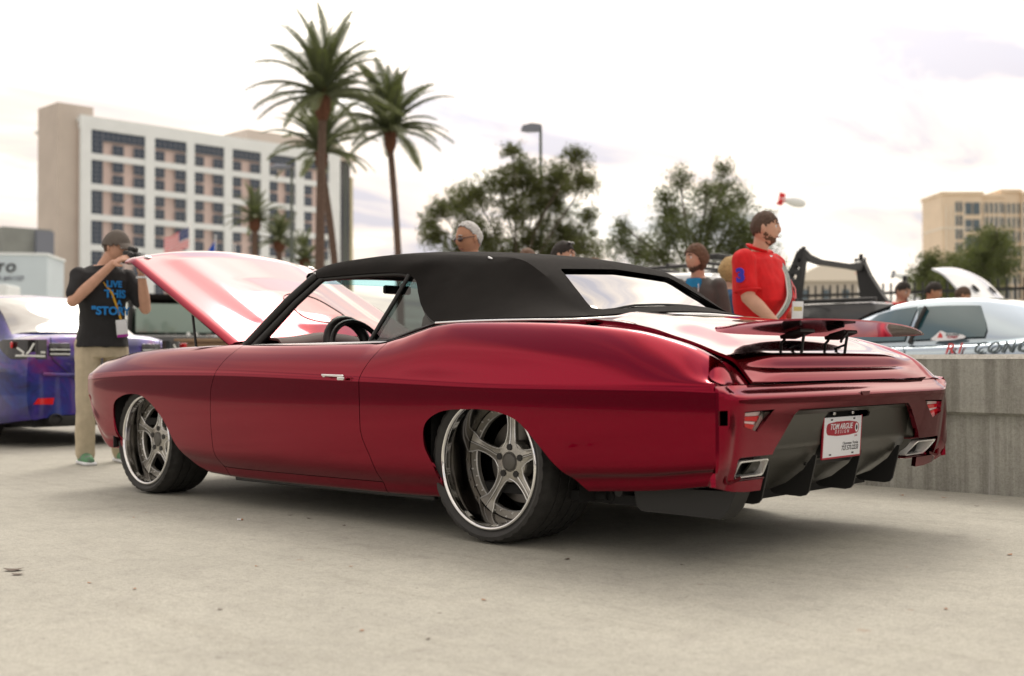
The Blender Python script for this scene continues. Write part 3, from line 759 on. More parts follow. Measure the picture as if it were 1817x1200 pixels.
# interior
box('cabin_floor', -2.0, .9, -.74, .74, .20, .24, M['dark'], car)
box('firewall', -2.16, -2.12, -.84, .84, .22, .84, M['dark'], car)
G = []
for y in np.linspace(-.76, .76, 31):
    hump = .035*math.exp(-((y+.38)/.20)**2)+.012
    G.append([(-1.98, y, .858), (-1.90, y, .872+hump*.6), (-1.80, y, .885+hump), (-1.72, y, .878+hump), (-1.67, y, .84+hump*.5), (-1.65, y, .72), (-1.70, y, .55)])
obj('dashboard', grid_mesh(np.array(G), .012), M['dashred'], car, 50)
def arcpts(cx, cy, cz, r, tilt, n=40):
    out = []
    for k in range(n+1):
        a = 2*PI*k/n; out.append((cx+r*math.sin(a)*math.sin(tilt)*-1, cy+r*math.cos(a), cz+r*math.sin(a)*math.cos(tilt)))
    return out
sw = obj('steering_wheel', tube(arcpts(-1.50, -.38, .832, .178, R(22)), .015, 10), M['leather'], car, 60)
b = tube([(-1.50, -.555, .832), (-1.50, -.205, .832)], .016, 8); tube([(-1.50, -.38, .832), (-1.43, -.38, .67)], .016, 8, b)
tube([(-1.50, -.38, .832), (-1.78, -.38, .74)], .032, 10, b); bev_box(.03, .12, .10, .02, (-1.495, -.38, .832), Euler((0, R(-22), 0)), b)
obj('steering_column', b, M['leather'], sw, 60)
b = bmesh.new()
tube(arcpts(-1.60, -.38, .88, .13, R(15), 24)[:13], .03, 8, b)
obj('instrument_hood', b, M['leather'], car, 60)
def seat(x, y, rear=False):
    wd = .50 if not rear else 1.10
    b = bev_box(.50, wd, .16, .06, (x, y, .42), Euler((0, R(-6), 0)))
    s_ = obj('rear_seat' if rear else 'front_seat', b, M['leather'], car, 60)
    b = bev_box(.14, wd*.96, .56, .06, (x+.30, y, .66), Euler((0, R(14), 0)))
    obj('backrest', b, M['leather'], s_, 60)
    if not rear: obj('headrest', bev_box(.09, .26, .15, .04, (x+.385, y, .955), Euler((0, R(14), 0))), M['leather'], s_, 60)
seat(-1.22, -.38); seat(-1.22, .38); seat(-.52, 0, True)
for s in (-1, 1):
    G = [[(x, s*.775, z) for z in (.25, .5, .7, .82, .855)] for x in lin(-1.95, -.5, .1)]
    obj('inner_door_trim', grid_mesh(np.array(G), .01), M['leather'], car)
# mirror
obj('rear_view_mirror', bev_box(.03, .20, .05, .012, (-1.62, 0.0, 1.19)), M['black'], car, 40)

# engine bay and raised hood
box('engine_bay', -3.45, -2.16, -.80, .80, .40, .44, M['dark'], car)
b = bev_box(.62, .52, .28, .05, (-2.75, 0, .58)); bev_box(.5, .16, .10, .03, (-2.75, .22, .75), None, b); bev_box(.5, .16, .10, .03, (-2.75, -.22, .75), None, b)
bev_box(.34, .30, .10, .04, (-2.75, 0, .79), None, b)
obj('engine', b, M['gunmetal'], car, 40)
obj('cowl', grid_mesh(np.array([[(x, y, .868+.012*(1-(y/.8)**2)) for x in (-2.11, -2.0, -1.90)] for y in np.linspace(-.80, .80, 15)]), .01), M['paint'], car, 50)
HL = 1.32
def hood_z(u, y):
    """u 0 at the hinge .. HL at the front edge"""
    q = abs(y)
    z = .050*(1-(y/.80)**2)
    # broad power bulge whose shoulders run the length of the hood
    wB = .46+.06*u
    e = 1/(1+math.exp((q-wB)/.040)); z += .024*e*min(1, (u+.05)/.3)*min(1, max(0, (HL-.02-u)/.18))
    wS = .24
    e2 = 1/(1+math.exp((q-wS)/.034)); z += .018*e2*min(1, max(0, (u-.0)/.12))*min(1, max(0, (.80-u)/.22))
    z -= .030*max(0, (u-(HL-.10))/.10)**2
    z -= .020*max(0, (q-.74)/.04)**2 if q > .74 else 0
    return z
G = []
for u in np.linspace(0, HL, 61):
    G.append([(-u-.13*(1-(y/.78)**2)*(u/HL)**2, y*(1-.03*(u/HL)), hood_z(u, y)) for y in np.linspace(-.78, .78, 71)])
hood = obj('hood', grid_mesh(np.array(G)[:, ::-1], .014), M['paint'], car, 45)
hood.location = (-2.135, 0, .885); hood.rotation_euler = (0, R(25.3), 0)
# ribbed inner frame under the hood
b = bmesh.new()
for y in (-.60, -.2, .2, .60): bev_box(1.15, .06, .03, .01, (-.66, y, -.028), None, b)
for x in (-.12, -.66, -1.22): bev_box(.06, 1.3, .03, .01, (x, 0, -.03), None, b)
obj('hood_frame', b, M['paint_in'], hood, 40)
# oval emblem panel inset in the hood
op = spline([(-.36, -.16), (-.50, -.12), (-.56, 0), (-.50, .12), (-.36, .16), (-.20, .16), (-.14, .08), (-.14, -.08), (-.20, -.16)], 6, closed=True)
ov = [(p[0], p[1], hood_z(-p[0], p[1])+.002) for p in op]
obj('hood_panel_line', tube(ov+[ov[0]], .0025, 5), M['black'], hood)
for s in (-1, 1):
    obj('hood_strut', tube([(-2.50, s*.74, .62), (-2.62, s*.72, 1.06)], .008, 8), M['black'], car, 60)
    v, f = lathe([(.0001, .006), (.02, .004), (.024, 0), (.024, -.01)], 20, 'Z')
    ob = obj('hood_pin', pydata('pin', v, f), M['chrome'], hood, 40); ob.location = (-HL+.06, s*.64, hood_z(HL-.06, .64)+.008)

# underbody
b = bev_box(3.9, 1.12, .10, .02, (-1.2, 0, .25)); bev_box(1.5, 1.72, .03, .01, (-1.2, 0, .185), None, b)
obj('floor_pan', b, M['dark'], car)
for s in (-1, 1):
    obj('splash_panel', bev_box(.01, .56, .42, 0, (-3.165, s*.645, .47)), M['dark'], car)
    obj('splash_panel', bev_box(.01, .36, .40, 0, (-.365, s*.72, .40)), M['dark'], car)
b = bev_box(.42, 1.40, .05, .01, (.62, 0, .38))
obj('rear_floor', b, M['dark'], car)
# inner wheel houses
for s in (-1, 1):
    for x0, r0, nm in ((0.05, .42, 'wheel_house'), (-2.76, .385, 'wheel_house')):
        v, f = lathe([(r0, 0), (r0*.98, .36), (.02, .37)], 40, 'Y', a0=R(-10), a1=R(190))
        me = pydata('wh', [(a, b_, c) for a, b_, c in v], f)
        if s < 0: ob = obj(nm, me, M['dark'], car); ob.location = (x0, -.865, .28)
        else: ob = obj(nm, mirror_mesh(me), M['dark'], car); ob.location = (x0, .865, .28)
mf = prism([(.700, .262), (.712, .208), (.735, .192), (1.10, .192), (1.14, .235), (1.17, .300), (.700, .285)], 'Y', -.80, -.70)
obj('muffler_box', mf, M['black'], car, 30)
b = tube([(.62, -.80, .262), (.62, -.55, .262)], .022, 12); obj('exhaust_pipe', b, M['black'], car, 60)
b = tube([(.40, -.74, .232), (.52, -.74, .232)], .020, 10)
tube([(.52+.028*math.sin(a), -.74, .230+.022*math.cos(a)) for a in np.linspace(0, PI, 9)], .007, 8, b)
obj('tow_eye', b, M['dark'], car, 60)
obj('side_skirt', bev_box(1.58, .03, .022, .006, (-1.18, -.845, .154), Euler((0, R(-.5), 0))), M['black'], car)

# ---- wheels
def make_wheel(Rl, Wd, Rt, dish, xyz, spoke_rot):
    wp_ = empty('wheel', xyz, 0, car)
    # tyre
    sh = Rt-Rl
    pr = [(Rl-.012, .020), (Rl+.002, .004), (Rl+.010, -.002), (Rl+sh*.45, -.012), (Rl+sh*.75, -.008), (Rt-.012, .010), (Rt-.004, .024), (Rt, .045)]
    gro = [.085, .145, .205, .262] if Wd > .3 else [.07, .125, .18]
    for g_ in gro:
        pr += [(Rt, g_-.006), (Rt-.007, g_-.005), (Rt-.007, g_+.005), (Rt, g_+.006)]
    pr += [(Rt, Wd-.03), (Rt-.012, Wd-.005), (Rl+.01, Wd), (Rl-.012, Wd-.02)]
    seg = 144; v = []; f = []; n = len(pr)
    for i in range(seg):
        a = 2*PI*i/seg
        for j, (r, h) in enumerate(pr):
            rr = r
            if i % 4 == 0 and 4 <= j <= 7: rr -= .005
            if i % 3 == 0 and r >= Rt-.001 and j > 8 and h > .05: rr -= .003
            v.append((rr*math.cos(a+.25*(h)), h, rr*math.sin(a+.25*(h))))
    for i in range(seg):
        i2 = (i+1) % seg
        for j in range(n-1): f.append((i*n+j, i*n+j+1, i2*n+j+1, i2*n+j))
    obj('tyre', fix_normals(pydata('tyre', v, f)), M['tyre'], wp_, 35)
    lip = [(Rl+.001, .016), (Rl+.002, .004), (Rl-.001, -.004), (Rl-.007, -.007), (Rl-.013, -.004), (Rl-.016, .003), (Rl-.018, .014), (Rl-.022, .030)]
    v, f = lathe(lip, 96, 'Y'); obj('rim_lip', fix_normals(pydata('lip', v, f)), M['chrome'], wp_, 60)
    bar = [(Rl-.022, .030), (Rl-.026, .05), (Rl-.030, dish+.02), (Rl-.034, dish+.05), (Rl-.05, Wd-.04), (Rl-.03, Wd-.02)]
    v, f = lathe(bar, 96, 'Y'); obj('rim_barrel', pydata('barrel', v, f), M['barrel'], wp_, 60)
    v, f = lathe([(Rl-.034, Wd-.035), (.02, Wd-.03)], 48, 'Y'); obj('inner_cover', pydata('c', v, f), M['dark'], wp_)
    # bolted ring
    Ro = Rl-.031; Ri = Rl-.068
    ring = [(Ro, dish+.030), (Ro, dish+.012), (Ro-.003, dish+.009), (Ri+.003, dish+.009), (Ri, dish+.013), (Ri, dish+.034)]
    v, f = lathe(ring, 96, 'Y', closed=True); obj('bolt_ring', fix_normals(pydata('ring', v, f)), M['gunmetal'], wp_, 40)
    v, f = lathe([(Ri-.0015, dish+.012), (Ri+.0015, dish+.0065), (Ri+.0045, dish+.0095)], 96, 'Y', closed=True); obj('ring_edge', fix_normals(pydata('re', v, f)), M['polish'], wp_, 60)
    b = bmesh.new()
    for k in range(40):
        a = 2*PI*k/40+.03; r_ = Ro-.009 if k % 2 else Ri+.0095
        v_ = [(r_*math.cos(a), dish+.009, r_*math.sin(a)), (r_*math.cos(a), dish+.004, r_*math.sin(a))]
        tube(v_, [.0048, .0036], 6, b)
    o_ = obj('ring_bolts', b, M['polish'], wp_); o_['kind'] = 'stuff'
    # spokes
    def wid(r): return float(np.interp(r, [.06, .085, .12, .17, Ri-.01, Ri+.01, Ro], [.046, .030, .022, .0205, .025, .038, .050]))
    rs = [.060, .075, .09, .11, .135, .16, .185, Ri-.012, Ri, Ri+.012, Ro-.003]
    v = []; f = []; cs = 9
    e_l = []; e_r = []; e_c = []
    for r_ in rs:
        wv = wid(r_); dy = dish-.002+.010*math.sin(PI*min(1, (r_-.06)/(Ro-.06)))
        sec_ = [(-wv, .022), (-wv, .004), (-wv+.004, 0), (-.006, -.004), (0, .001), (.006, -.004), (wv-.004, 0), (wv, .004), (wv, .022)]
        for a_, h_ in sec_: v.append((r_, dy+h_, a_))
        e_l.append((r_, dy-.0005, -wv+.001)); e_r.append((r_, dy-.0005, wv-.001)); e_c.append((r_, dy-.0035, 0))
    for i in range(len(rs)-1):
        for j in range(cs): f.append((i*cs+j, i*cs+(j+1) % cs, (i+1)*cs+(j+1) % cs, (i+1)*cs+j))
    sme = fix_normals(pydata('spoke', v, f)); shade(sme, 30); sme.materials.append(M['gunmetal'])
    b = tube(e_l, .0027, 5); tube(e_r, .0027, 5, b); tube(e_c, .0023, 5, b)
    eme = bpy.data.meshes.new('spoke_edge'); b.to_mesh(eme); b.free(); eme.materials.append(M['polish']); shade(eme, 60)
    for k in range(5):
        rot = -(spoke_rot+k*2*PI/5)
        for nm, me in (('spoke', sme), ('spoke_edge', eme)):
            o_ = bpy.data.objects.new(nm, me); COL.objects.link(o_); o_.parent = wp_; o_.rotation_euler = (0, rot, 0)
    # hub
    v, f = lathe([(.0001, dish-.004), (.070, dish-.004), (.088, dish+.001), (.094, dish+.012), (.094, dish+.05)], 60, 'Y')
    hub = fix_normals(pydata('hub', v, f)); obj('hub', hub, M['gunmetal'], wp_, 40)
    v, f = lathe([(.0001, dish-.012), (.032, dish-.012), (.038, dish-.009), (.040, dish-.003)], 40, 'Y'); obj('centre_cap', fix_normals(pydata('cap', v, f)), M['cap'], wp_, 50)
    v, f = lathe([(.0405, dish-.0045), (.0425, dish-.0075), (.0445, dish-.0045)], 40, 'Y', closed=True); obj('cap_ring', fix_normals(pydata('capr', v, f)), M['gunmetal'], wp_, 50)
    for k in range(5):
        a = spoke_rot+k*2*PI/5
        v, f = lathe([(.0001, dish-.0088), (.0145, dish-.0088), (.0150, dish+.01)], 20, 'Y')
        o_ = obj('lug_hole', pydata('lug', v, f), M['black'], wp_); o_.location = (.064*math.cos(a), 0, .064*math.sin(a))
    v, f = lathe([(.075, dish+.075), (.185, dish+.075), (.185, dish+.10), (.075, dish+.10)], 60, 'Y', closed=True); obj('brake_disc', fix_normals(pydata('bd', v, f)), M['disc'], wp_, 30)
    o_ = obj('brake_caliper', bev_box(.09, .07, .20, .02, (.150, dish+.09, .03)), M['black'], wp_, 40)
    return wp_
def copy_part(o, parent, loc=None, rz=None):
    c = o.copy(); COL.objects.link(c); c.parent = parent
    for ch in children(o):
        d = ch.copy(); COL.objects.link(d); d.parent = c
    if loc: c.location = loc
    if rz is not None: c.rotation_euler = (0, 0, rz)
    return c
wr = make_wheel(.284, .34, .3425, .145, (0, -.916, .3425), R(90))
wf_ = make_wheel(.265, .28, .3184, .085, (-2.845, -.894, .3184), R(87))
copy_part(wr, car, (0, .916, .3425), PI); copy_part(wf_, car, (-2.845, .894, .3184), PI)

# ================================================================ background cars
def auto(root, paint, xs, W, zb, zbelt, ztop, name='body', yc=0.0, arches=(), smooth=35):
    """painted lower body, local x runs from the tail (0) forward to -length"""
    G = []
    for x in xs:
        w_, b_, s_, t_ = W(x), zb(x), zbelt(x), ztop(x)
        half = [(w_-.16, b_+.01), (w_-.05, b_), (w_-.012, b_+.10), (w_, b_+(s_-b_)*.5), (w_-.008, s_-.10), (w_-.035, s_-.02), (w_-.075, s_), (w_*.62, s_+(t_-s_)*.8), (0, t_)]
        h = spline(half, 3)
        G.append([(x, -y, z) for y, z in h]+[(x, y, z) for y, z in h[:-1][::-1]])
    G = np.array(G)
    me = grid_mesh(G)
    b = bmesh.new(); b.from_mesh(me)
    n = G.shape[1]; b.verts.ensure_lookup_table()
    for i in (0, len(xs)-1):
        try: b.faces.new([b.verts[i*n+k] for k in range(n)])
        except ValueError: pass
    vs = [(b.verts[i*n], b.verts[i*n+n-1]) for i in range(len(xs))]
    for (a, c), (d, e_) in zip(vs, vs[1:]): b.faces.new((a, d, e_, c))
    bmesh.ops.recalc_face_normals(b, faces=b.faces); b.to_mesh(me); b.free()
    cu = []
    for ax, ar in arches:
        poly = [(ax+ar*math.cos(a), .33+ar*math.sin(a)) for a in np.linspace(0, 2*PI, 33)[:-1]]
        cu += [prism(poly, 'Y', -1.3, -.62), prism(poly, 'Y', .62, 1.3)]
    if cu: me = boolean(me, cu)
    me.materials.clear()
    return obj(name, me, paint, root, smooth)
def greenhouse(root, paint, xs, zr, zbelt, wb, wr, name='roof'):
    G = []
    for x in xs:
        b_, r_ = zbelt(x), zr(x); k = max(0.0, min(1, (r_-b_)/.12)); w0, w1 = wb(x), wr(x)
        half = [(w0, b_-.03), (w0-.01, b_+.01*k), ((w0*.5+w1*.5)+.01, b_+(r_-b_)*.48), (w1+.012, b_+(r_-b_)*.86), (w1-.04, b_+(r_-b_)*.965), (w1*.6, r_), (0, r_+.012*k)]
        h = spline(half, 3)
        G.append([(x, -y, z) for y, z in h]+[(x, y, z) for y, z in h[:-1][::-1]])
    return obj(name, grid_mesh(np.array(G)), paint, root, 50)
def side_patch(root, nm, mt, s, x_of, zr, zbelt, wb, wr, t0, t1, off=.006, nx=12, ntt=5, name_parent=None):
    """window patch on the cabin side: x_of(t, u) gives x for height t and run u"""
    G = []
    for u in np.linspace(0, 1, nx):
        row = []
        for k in range(ntt):
            t = t0+(t1-t0)*k/(ntt-1); x = x_of(t, u); b_, r_ = zbelt(x), zr(x)
            w0, w1 = wb(x), wr(x); y = w0+(w1-w0)*min(1, t*1.12)**1.25*.985+.008
            row.append((x, s*(y+off), b_+(r_-b_)*t))
        G.append(row)
    return obj(nm, grid_mesh(np.array(G)), mt, name_parent or root, 80)
def plain_wheel(root, x, y, r=.33, wd=.24, rimmat=None):
    s = -1 if y < 0 else 1
    v, f = lathe([(r*.66, 0), (r*.86, -.012), (r*.97, .01), (r, .04), (r, wd-.04), (r*.9, wd)], 48, 'Y')
    v = [(a, b_ if s < 0 else -b_, c) for a, b_, c in v]
    t_ = obj('wheel', fix_normals(pydata('w', v, f)), M['tyre'], root, 40); t_.location = (x, y, r)
    b = bmesh.new()
    v2, f2 = lathe([(.0001, .05), (r*.2, .035), (r*.24, .06)], 24, 'Y'); me = pydata('h', v2, f2); b.from_mesh(me)
    v2, f2 = lathe([(r*.68, .0), (r*.62, .01), (r*.6, .08), (.02, .12)], 40, 'Y'); me = pydata('h', v2, f2); b.from_mesh(me)
    for k in range(5):
        a = 2*PI*k/5+.3; tube([(.04*math.cos(a), .05, .04*math.sin(a)), (r*.64*math.cos(a), .02, r*.64*math.sin(a))], [.035, .024], 6, b, flat=.5)
    if s > 0: bmesh.ops.scale(b, vec=(1, -1, 1), verts=b.verts)
    bmesh.ops.recalc_face_normals(b, faces=b.faces)
    obj('rim', b, rimmat or M['gunmetal'], t_, 40)
    return t_

# ---- galaxy wrapped sedan, tail towards the camera
def galaxy():
    m = bpy.data.materials.new('galaxy_wrap'); m.use_nodes = True; t = m.node_tree; b = t.nodes['Principled BSDF']
    b.inputs['Roughness'].default_value = .32; b.inputs['Coat Weight'].default_value = 1; b.inputs['Metallic'].default_value = .3
    tcn = t.nodes.new('ShaderNodeTexCoord')
    def nz(sc, seed, det=6):
        mpn = t.nodes.new('ShaderNodeMapping'); mpn.inputs['Location'].default_value = (seed, seed*2, seed*3); t.links.new(tcn.outputs['Object'], mpn.inputs[0])
        n = t.nodes.new('ShaderNodeTexNoise'); n.inputs['Scale'].default_value = sc; n.inputs['Detail'].default_value = det; n.inputs['Roughness'].default_value = .62; n.inputs['Distortion'].default_value = .8
        t.links.new(mpn.outputs[0], n.inputs[0]); return n.outputs[0]
    r = t.nodes.new('ShaderNodeValToRGB'); t.links.new(nz(2.2, 3), r.inputs[0]); e = r.color_ramp.elements
    e[0].position = .32; e[0].color = (.008, .007, .04, 1); e[1].position = .72; e[1].color = (.28, .02, .20, 1)
    for p, c in ((.42, (.015, .012, .13, 1)), (.52, (.04, .018, .24, 1)), (.62, (.13, .012, .16, 1))): q = e.new(p); q.color = c
    r2 = t.nodes.new('ShaderNodeValToRGB'); t.links.new(nz(1.7, 9), r2.inputs[0]); e2 = r2.color_ramp.elements
    e2[0].position = .48; e2[0].color = (0, 0, 0, 1); e2[1].position = .66; e2[1].color = (1, 1, 1, 1)
    mx = t.nodes.new('ShaderNodeMix'); mx.data_type = 'RGBA'; t.links.new(r2.outputs[0], mx.inputs[0]); t.links.new(r.outputs[0], mx.inputs[6]); mx.inputs[7].default_value = (.01, .05, .30, 1)
    t.links.new(mx.outputs[2], b.inputs['Base Color']); return m
M['galaxy'] = galaxy()
M['autoglass'] = mat('dark_auto_glass', (0.03, 0.035, 0.035), 0.03, coat=1.0, spec=0.9)
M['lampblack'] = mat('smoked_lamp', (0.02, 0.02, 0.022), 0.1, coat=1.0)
M['lampwhite'] = mat('white_lamp_bar', (0.75, 0.78, 0.76), 0.2, coat=1.0)
sed = tag(empty('parked_sedan', (-6.85, 1.0, 0)), 'blue and purple galaxy wrapped sedan parked behind the photographer', 'car')
sW = key([(-4.5, .70), (-4.2, .82), (-3.6, .89), (-1, .90), (-.4, .885), (-.12, .84), (0, .76)])
szb = key([(-4.5, .30), (-4.2, .2), (-3, .18), (-.6, .2), (0, .26)])
sbelt = key([(-4.5, .62), (-4.2, .70), (-3.3, .84), (-2.6, .91), (-1.2, .945), (-.5, .955), (-.12, .94), (-.03, .91), (0, .86)])
stop = key([(-4.5, .64), (-4.2, .74), (-3.3, .90), (-2.6, .99), (-1.2, 1.0), (-.5, 1.03), (-.14, 1.035), (-.06, 1.0), (0, .90)])
auto(sed, M['galaxy'], [-4.5, -4.4, -4.2, -3.9, -3.6, -3.3, -3, -2.6, -2.2, -1.8, -1.4, -1.0, -.7, -.5, -.35, -.22, -.14, -.09, -.05, -.02, 0], sW, szb, sbelt, stop, arches=((-.98, .36), (-3.65, .36)))
gz = key([(-3.05, .95), (-2.6, 1.18), (-2.25, 1.36), (-1.9, 1.43), (-1.5, 1.44), (-1.2, 1.40), (-.95, 1.27), (-.62, 1.05), (-.50, .99)])
gbelt = key([(-3.05, .93), (-2.6, .95), (-.5, .965)]); gwb = key([(-3.05, .70), (-2.4, .80), (-1.2, .80), (-.5, .70)]); gwr = key([(-3.05, .62), (-2.4, .60), (-1.5, .58), (-1, .58), (-.5, .64)])
greenhouse(sed, M['galaxy'], lin(-3.05, -.5, .12), gz, gbelt, gwb, gwr)
# back window and side windows
def end_patch(root, nm, mt, x0, x1, zr, wr, k=.9, off=.012):
    G = []
    for t in np.linspace(0, 1, 9):
        x = x0+(x1-x0)*t; wv = (wr(x)*k); G.append([(x+off*.3, y*wv, zr(x)+.010+off*(1-.5*y*y)-.012*abs(y)**6*2) for y in np.linspace(-1, 1, 15)])
    return obj(nm, grid_mesh(np.array(G)), mt, root, 80)
end_patch(sed, 'rear_window', M['autoglass'], -.60, -1.15, gz, gwr, 1.0)
end_patch(sed, 'windscreen', M['autoglass'], -2.9, -2.30, gz, gwr, 1.0)
for s in (-1, 1):
    side_patch(sed, 'side_window', M['autoglass'], s, lambda t, u: -1.06-.10*t-(u*.70)*(1-.1*t), gz, gbelt, gwb, gwr, .12, .80)
    side_patch(sed, 'side_window', M['autoglass'], s, lambda t, u: -1.86-(u*.72)*(1-.35*t), gz, gbelt, gwb, gwr, .12, .80)
    # wrap round tail lamp with white light bars
    G = [[(x_, s*y_, z) for z in (.80, .86, .92, .975)] for x_, y_ in ((-.34, .888), (-.22, .878), (-.12, .852), (-.05, .815), (-.012, .76), (.003, .66), (.006, .58))]
    G = np.array(G); G[0, :, 2] = .94; G[1, 0, 2] = .86; G[1, 1, 2] = .89
    G = G[:, ::-1] if s > 0 else G
    lampo = obj('tail_lamp', grid_mesh(G, .01), M['lampblack'], sed, 60)
    for pts in ([(-.06, .835, .83), (-.015, .79, .83), (.012, .60, .825)], [(-.05, .828, .90), (-.015, .785, .86), (-.02, .79, .835)], [(.008, .70, .94), (.006, .74, .87), (-.0, .765, .845)], [(.012, .64, .86), (.012, .60, .858)]):
        obj('lamp_bar', tube([(a, s*b_, c) for a, b_, c in pts], .010, 6), M['lampwhite'], lampo, 60)
    obj('lamp_reflector', bev_box(.02, .10, .06, .01, (-.09, s*.855, .925), Euler((0, 0, -s*R(60)))), M['redlens'], lampo, 60)
    obj('trunk_lamp', bev_box(.02, .20, .12, .008, (.004, s*.46, .885)), M['lampblack'], sed, 40)
    for z in (.845, .885): obj('trunk_lamp_bar', bev_box(.012, .19, .012, .003, (.016, s*.46, z)), M['lampwhite'], sed, 40)
    rf = prism([(-.10, -.025), (.08, -.03), (.09, .03), (-.06, .028)] if s < 0 else [(-.09, -.03), (.10, -.025), (.06, .028), (-.09, .03)], 'X', 0, .012)
    ob = obj('reflector', rf, M['redlens'], sed); ob.location = (-.002, s*.60, .42)
    v, f = lathe([(.052, -.16), (.052, .02), (.044, .024), (.040, -.1), (.001, -.1)], 24, 'X')
    ob = obj('exhaust_tip', fix_normals(pydata('ex', v, f)), M['black'], sed, 50); ob.location = (.01, s*.50, .255); ob.scale = (1, 1.25, 1)
    for x in (-.98, -3.65): plain_wheel(sed, x, s*.88)
obj('plate_panel', bev_box(.012, .60, .20, .01, (.004, 0, .70)), M['lampblack'], sed, 40)
obj('bumper_lip', tube([(.005, -.62, .665), (.028, -.40, .655), (.032, 0, .652), (.028, .40, .655), (.005, .62, .665)], .018, 8), M['galaxy'], sed, 60)
obj('rear_diffuser', bev_box(.03, 1.1, .10, .02, (.0, 0, .24)), M['black'], sed, 40)
obj('trunk_seam', tube([(.012, -.55, .995), (.014, -.53, .80), (.020, -.30, .60), (.020, .30, .60), (.014, .53, .80), (.012, .55, .995)], .004, 5), M['black'], sed, 60)
obj('underbody', bev_box(4.2, 1.3, .2, .03, (-2.2, 0, .28)), M['dark'], sed)

# ---- silver blue sports coupe beyond the barrier
M['silver'] = mat('silver_blue_paint', (0.50, 0.60, 0.68), 0.16, 0.85, coat=1.0, var=.05, vscale=500)
cp = tag(empty('sports_coupe', (.95, 6.93, 0)), 'silver blue sports coupe with lettering, parked beyond the barrier wall', 'car')
cW = key([(-4.65, .70), (-4.3, .86), (-3.6, .94), (-2.2, .93), (-1.1, .96), (-.5, .95), (-.15, .88), (0, .78)])
czb = key([(-4.65, .25), (-4.2, .16), (-.6, .18), (0, .3)])
cbelt = key([(-4.65, .62), (-4.3, .70), (-3.4, .86), (-2.6, .89), (-1.6, .92), (-.8, .97), (-.2, .98), (-.05, .95), (0, .90)])
ctop = key([(-4.65, .64), (-4.3, .74), (-3.4, .93), (-2.8, 1.0), (-1.6, 1.02), (-.8, 1.06), (-.2, 1.06), (-.06, 1.02), (0, .94)])
auto(cp, M['silver'], [-4.65, -4.55, -4.3, -4, -3.7, -3.4, -3.1, -2.8, -2.4, -2, -1.6, -1.3, -1.1, -.9, -.7, -.5, -.3, -.18, -.1, -.04, 0], cW, czb, cbelt, ctop, arches=((-.98, .38), (-3.76, .38)))
kz = key([(-3.45, .95), (-3.1, 1.10), (-2.75, 1.26), (-2.45, 1.335), (-2.1, 1.36), (-1.8, 1.35), (-1.5, 1.31), (-1.2, 1.24), (-.8, 1.13), (-.45, 1.04)])
kb = key([(-3.45, .90), (-2.6, .90), (-1.6, .935), (-.45, .99)]); kwb = key([(-3.45, .74), (-2.8, .84), (-1.6, .83), (-1.0, .80), (-.45, .66)]); kwr = key([(-3.45, .64), (-2.6, .60), (-1.9, .57), (-1.2, .56), (-.45, .58)])
greenhouse(cp, M['silver'], lin(-3.45, -.45, .1), kz, kb, kwb, kwr)
end_patch(cp, 'rear_window', M['autoglass'], -.62, -1.35, kz, kwr, .92)
end_patch(cp, 'windscreen', M['autoglass'], -3.3, -2.62, kz, kwr, 1.0)
M['blueglass'] = mat('blue_green_glass', (0.03, 0.09, 0.11), 0.04, coat=1.0, spec=0.9)
for s in (-1, 1):
    side_patch(cp, 'side_window', M['blueglass'], s, lambda t, u: -2.36+.06*t-(u*.82)*(1-.62*t), kz, kb, kwb, kwr, .12, .84)
    qw = side_patch(cp, 'quarter_window', M['blueglass'], s, lambda t, u: (-1.60-.03*abs(t-.35)-.22*max(0, t-.35))-(u)*(.66-.16*max(0, t-.35)), kz, kb, kwb, kwr, .12, .82)
    obj('window_pillar', tube([(-2.30, s*.838, .93), (-2.25, s*.77, 1.12), (-2.22, s*.66, 1.27)], .02, 6), M['black'], cp, 60)
    v = [(-2.0, s*(.856), .965), (-1.72, s*(.850), .965), (-1.80, s*(.812), 1.06), (-1.98, s*(.816), 1.06)]
    for x in (-.98, -3.76): plain_wheel(cp, x, s*.93, .34, .26)
    obj('door_seam', tube([(-2.32, s*.915, .90), (-2.30, s*.945, .70), (-2.34, s*.945, .35)], .004, 5), M['black'], cp, 60)
obj('underbody', bev_box(4.2, 1.3, .2, .03, (-2.3, 0, .27)), M['dark'], cp)
obj('rear_spoiler', bev_box(.22, 1.5, .03, .012, (-.12, 0, 1.22)), M['silver'], cp, 50)
for s in (-1, 1):
    obj('spoiler_leg', bev_box(.10, .03, .18, .008, (-.13, s*.60, 1.12)), M['silver'], cp, 40)
    for y in (.40, .66):
        v, f = lathe([(.001, .02), (.07, .016), (.085, 0)], 24, 'X'); ob = obj('tail_lamp', pydata('tl', v, f), M['redlens'], cp, 60); ob.location = (-.02, s*y, .78)
M['decalred'] = mat('red_decal', (0.62, 0.05, 0.05), 0.4)
M['decalgrey'] = mat('dark_decal', (0.09, 0.12, 0.13), 0.4)
nY = (0, -.965, .26)
place_text('door_lettering', 'R1', .14, (-1.83, -.946, .872), (1, 0, .035), (0, .30, 1), M['decalred'], cp, depth=.004, bold=.001, shear=.2, spacing=1.2)
place_text('door_lettering', 'CONCEPTS', .14, (-1.66, -.958, .872), (1, 0, .035), (0, .26, 1), M['decalgrey'], cp, depth=.004, bold=.002, shear=.35, align='LEFT', spacing=1.25)
place_text('door_lettering', 'PERFORMANCE', .035, (-1.66, -.962, .79), (1, 0, .035), (0, .14, 1), M['decalgrey'], cp, depth=.004, align='LEFT', spacing=1.5)
ob = obj('window_sticker', prism(spline([(-.16, -.03), (.14, -.02), (.16, .0), (.05, .035), (-.02, .035), (-.08, .06), (-.12, .02)], 3, closed=True), 'Y', -.002, .002), M['white'], cp)
